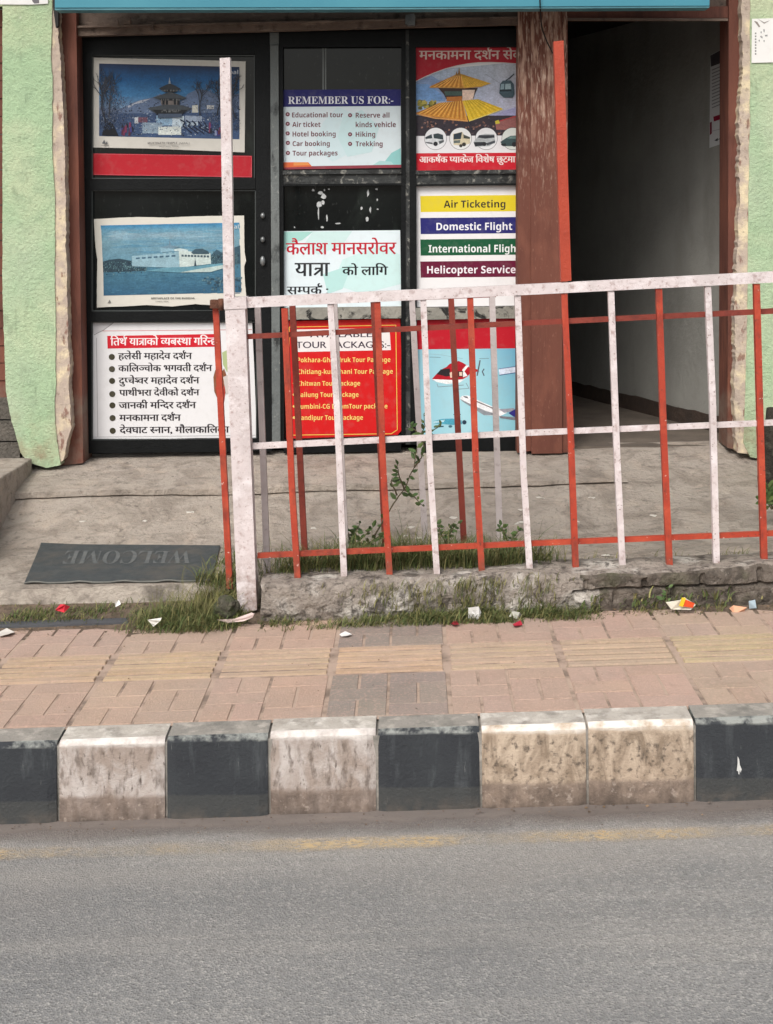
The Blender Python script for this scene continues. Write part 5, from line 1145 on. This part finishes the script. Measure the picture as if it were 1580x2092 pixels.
# ================================================================== LITTER AND SMALL THINGS
def scrap(name, label, pts, Y, col, cat="litter", depth=.002, fold=0, mat=None, flat=None, group=None):
    """thin piece of paper or plastic; upright-leaning (Y plane) or lying flat on the street at height flat"""
    bm = bmesh.new()
    if flat is None:
        P = [PX(x, y, Y) + Vector((0, fold * ((i % 2) - .5), 0)) for i, (x, y) in enumerate(pts)]; add_prism(bm, P, Vector((0, depth, .0)))
    else:
        P = [on_street(x, y, flat) + Vector((0, 0, fold * ((i % 2) + .2))) for i, (x, y) in enumerate(pts)]; add_prism(bm, P, Vector((0, 0, -depth)))
    bmesh.ops.triangulate(bm, faces=[f for f in bm.faces if len(f.verts) > 4])
    return tag(build(name, bm, mat or scrapm(name + "_paper", rgb(*col))), label, cat, group)
scrap("paper_scrap", "crumpled white paper piece on the grass below the red bar", [(957, 1241), (968, 1245), (978, 1238), (984, 1252), (980, 1270), (966, 1268), (957, 1262)], 5.25, (232, 230, 228), fold=.012)
scrap("paper_scrap", "white twisted strip of paper on the grass clump", [(302, 1266), (330, 1263), (328, 1268), (316, 1271), (314, 1280), (308, 1272)], 5.24, (226, 222, 214), fold=.01)
scrap("paper_scrap", "tiny white ball of paper at the front of the step", [(236, 1230), (242, 1227), (248, 1233), (244, 1240), (237, 1239)], 5.40, (226, 224, 220), fold=.02)
scrap("wrapper", "red crumpled wrapper lying in front of the concrete step", [(114, 1245), (122, 1236), (134, 1234), (142, 1241), (132, 1250), (116, 1250)], 5.38, (206, 52, 66), fold=.02)
scrap("paper_scrap", "white leaf shaped scrap on the grey paving tile", [(694, 1296), (706, 1292), (719, 1296), (712, 1300), (698, 1300)], 0, (230, 228, 224), flat=.006, fold=.004)
scrap("plastic_scrap", "greyish plastic scrap in the grass near the wall", [(1040, 1258), (1048, 1250), (1062, 1250), (1068, 1258), (1056, 1263)], 5.26, (186, 184, 174), fold=.02)
scrap("wrapper", "small red wrapper at the pavement edge under the grey scrap", [(1048, 1276), (1064, 1271), (1068, 1277), (1052, 1282)], 0, (178, 40, 60), flat=.006, fold=.006)
scrap("wrapper", "tiny dark red wrapper bit right below the white paper", [(922, 1274), (932, 1271), (938, 1276), (928, 1280)], 0, (150, 44, 52), flat=.006, fold=.006)
scrap("plastic_scrap", "small black framed bluish packet at the far right of the wall foot", [(1530, 1228), (1544, 1226), (1546, 1242), (1532, 1244)], 5.28, (168, 186, 196), fold=.006)
scrap("paper_scrap", "peach coloured torn cardboard bit at the right wall foot", [(1490, 1242), (1500, 1238), (1526, 1240), (1522, 1250), (1500, 1254)], 5.26, (218, 164, 132), fold=.014)
scrap("plastic_strip", "pink and white plastic strip at the foot of the railing post", [(444, 1266), (470, 1268), (498, 1263), (514, 1252), (520, 1254), (516, 1262), (498, 1269), (464, 1273)], 5.26, (214, 192, 186), fold=.003)
scrap("paper_scrap", "pale crumbled paper at the left edge of the pavement", [(-6, 1294), (14, 1288), (30, 1292), (20, 1299), (0, 1300)], 0, (206, 200, 192), flat=.006, fold=.008)
wr = empty("wrapper", PX(1395, 1240, 5.27), "yellow, orange and white snack packet at the wall foot", "litter")
bm = bmesh.new(); P = [PX(x, y, Y) for x, y, Y in ((1362, 1232, 5.25), (1390, 1228, 5.24), (1400, 1222, 5.25), (1422, 1236, 5.26), (1412, 1246, 5.24), (1372, 1245, 5.25))]; add_prism(bm, P, Vector((0, .012, 0))); build("packet", bm, scrapm("packet_white", rgb(228, 222, 206)), wr)
bm = bmesh.new(); add_prism(bm, [PX(x, y, 5.237) for x, y in ((1394, 1222), (1420, 1233), (1416, 1242), (1390, 1238))], Vector((0, .004, 0))); build("label", bm, scrapm("packet_orange", rgb(224, 84, 40)), wr)
bm = bmesh.new(); add_prism(bm, [PX(x, y, 5.234) for x, y in ((1394, 1221), (1402, 1222), (1396, 1240), (1388, 1238))], Vector((0, .003, 0))); build("stripe", bm, scrapm("packet_yellow", rgb(230, 196, 50)), wr)
# pale scraps scattered over the yard
rnd = random.Random(77)
for (x, y) in ((170, 1066), (297, 1065), (390, 1047), (640, 1080), (715, 1085), (690, 1098), (840, 1078), (927, 1058), (1060, 1070), (1105, 1018), (1210, 1017), (1065, 1042), (1180, 1066), (1335, 1054), (1240, 1135), (1065, 1068), (830, 1095), (860, 1100)):
    p = on_street(x, y, .13); p = on_street(x, y, gz(p.x, p.y) - GR * p.x + .004)
    w = rnd.uniform(.012, .022); bm = bmesh.new(); a0 = rnd.random() * 6
    add_prism(bm, [p + Vector((w * math.cos(a0 + a) * rnd.uniform(.6, 1.3), w * math.sin(a0 + a) * rnd.uniform(.5, 1), rnd.uniform(.0, .006))) for a in (0, 1.1, 2.3, 3.3, 4.4, 5.4)], Vector((0, 0, -.002)))
    tag(build("paper_scrap", bm, scrapm("pale_scrap", rgb(214, 208, 198))), "small pale scrap of paper lying on the concrete yard", "litter", "pale scraps on the yard")
bm = bmesh.new()
P = [on_street(x, y, .012) for x, y in ((-60, 1282), (262, 1271), (262, 1262), (-60, 1272))]; add_prism(bm, P, Vector((0, 0, -.012))); bevel(bm, .002)
tag(build("plank", bm, PLANKM), "flat grey weathered strip lying along the left pavement edge", "plank")
bm = bmesh.new(); bmesh.ops.create_icosphere(bm, subdivisions=3, radius=.046, matrix=Matrix.Translation(PX(464, 1238, 5.33)) @ Matrix.Diagonal((1, .8, .85, 1)))
for v in bm.verts: v.co += (v.co - PX(464, 1238, 5.33)) * (mnoise.noise(v.co * 22) * .5 + mnoise.noise(v.co * 60) * .25)
tag(build("rock", bm, M('mossy_rock', rgb(96, 92, 80), rgb(70, 68, 58), 24, .95, 1, 60, layers=[dict(c=rgb(70, 78, 48), scale=20, lo=.48, hi=.62, k=.8)], bdist=.02), smooth=False), "rough grey rock beside the foot of the railing post", "rock")
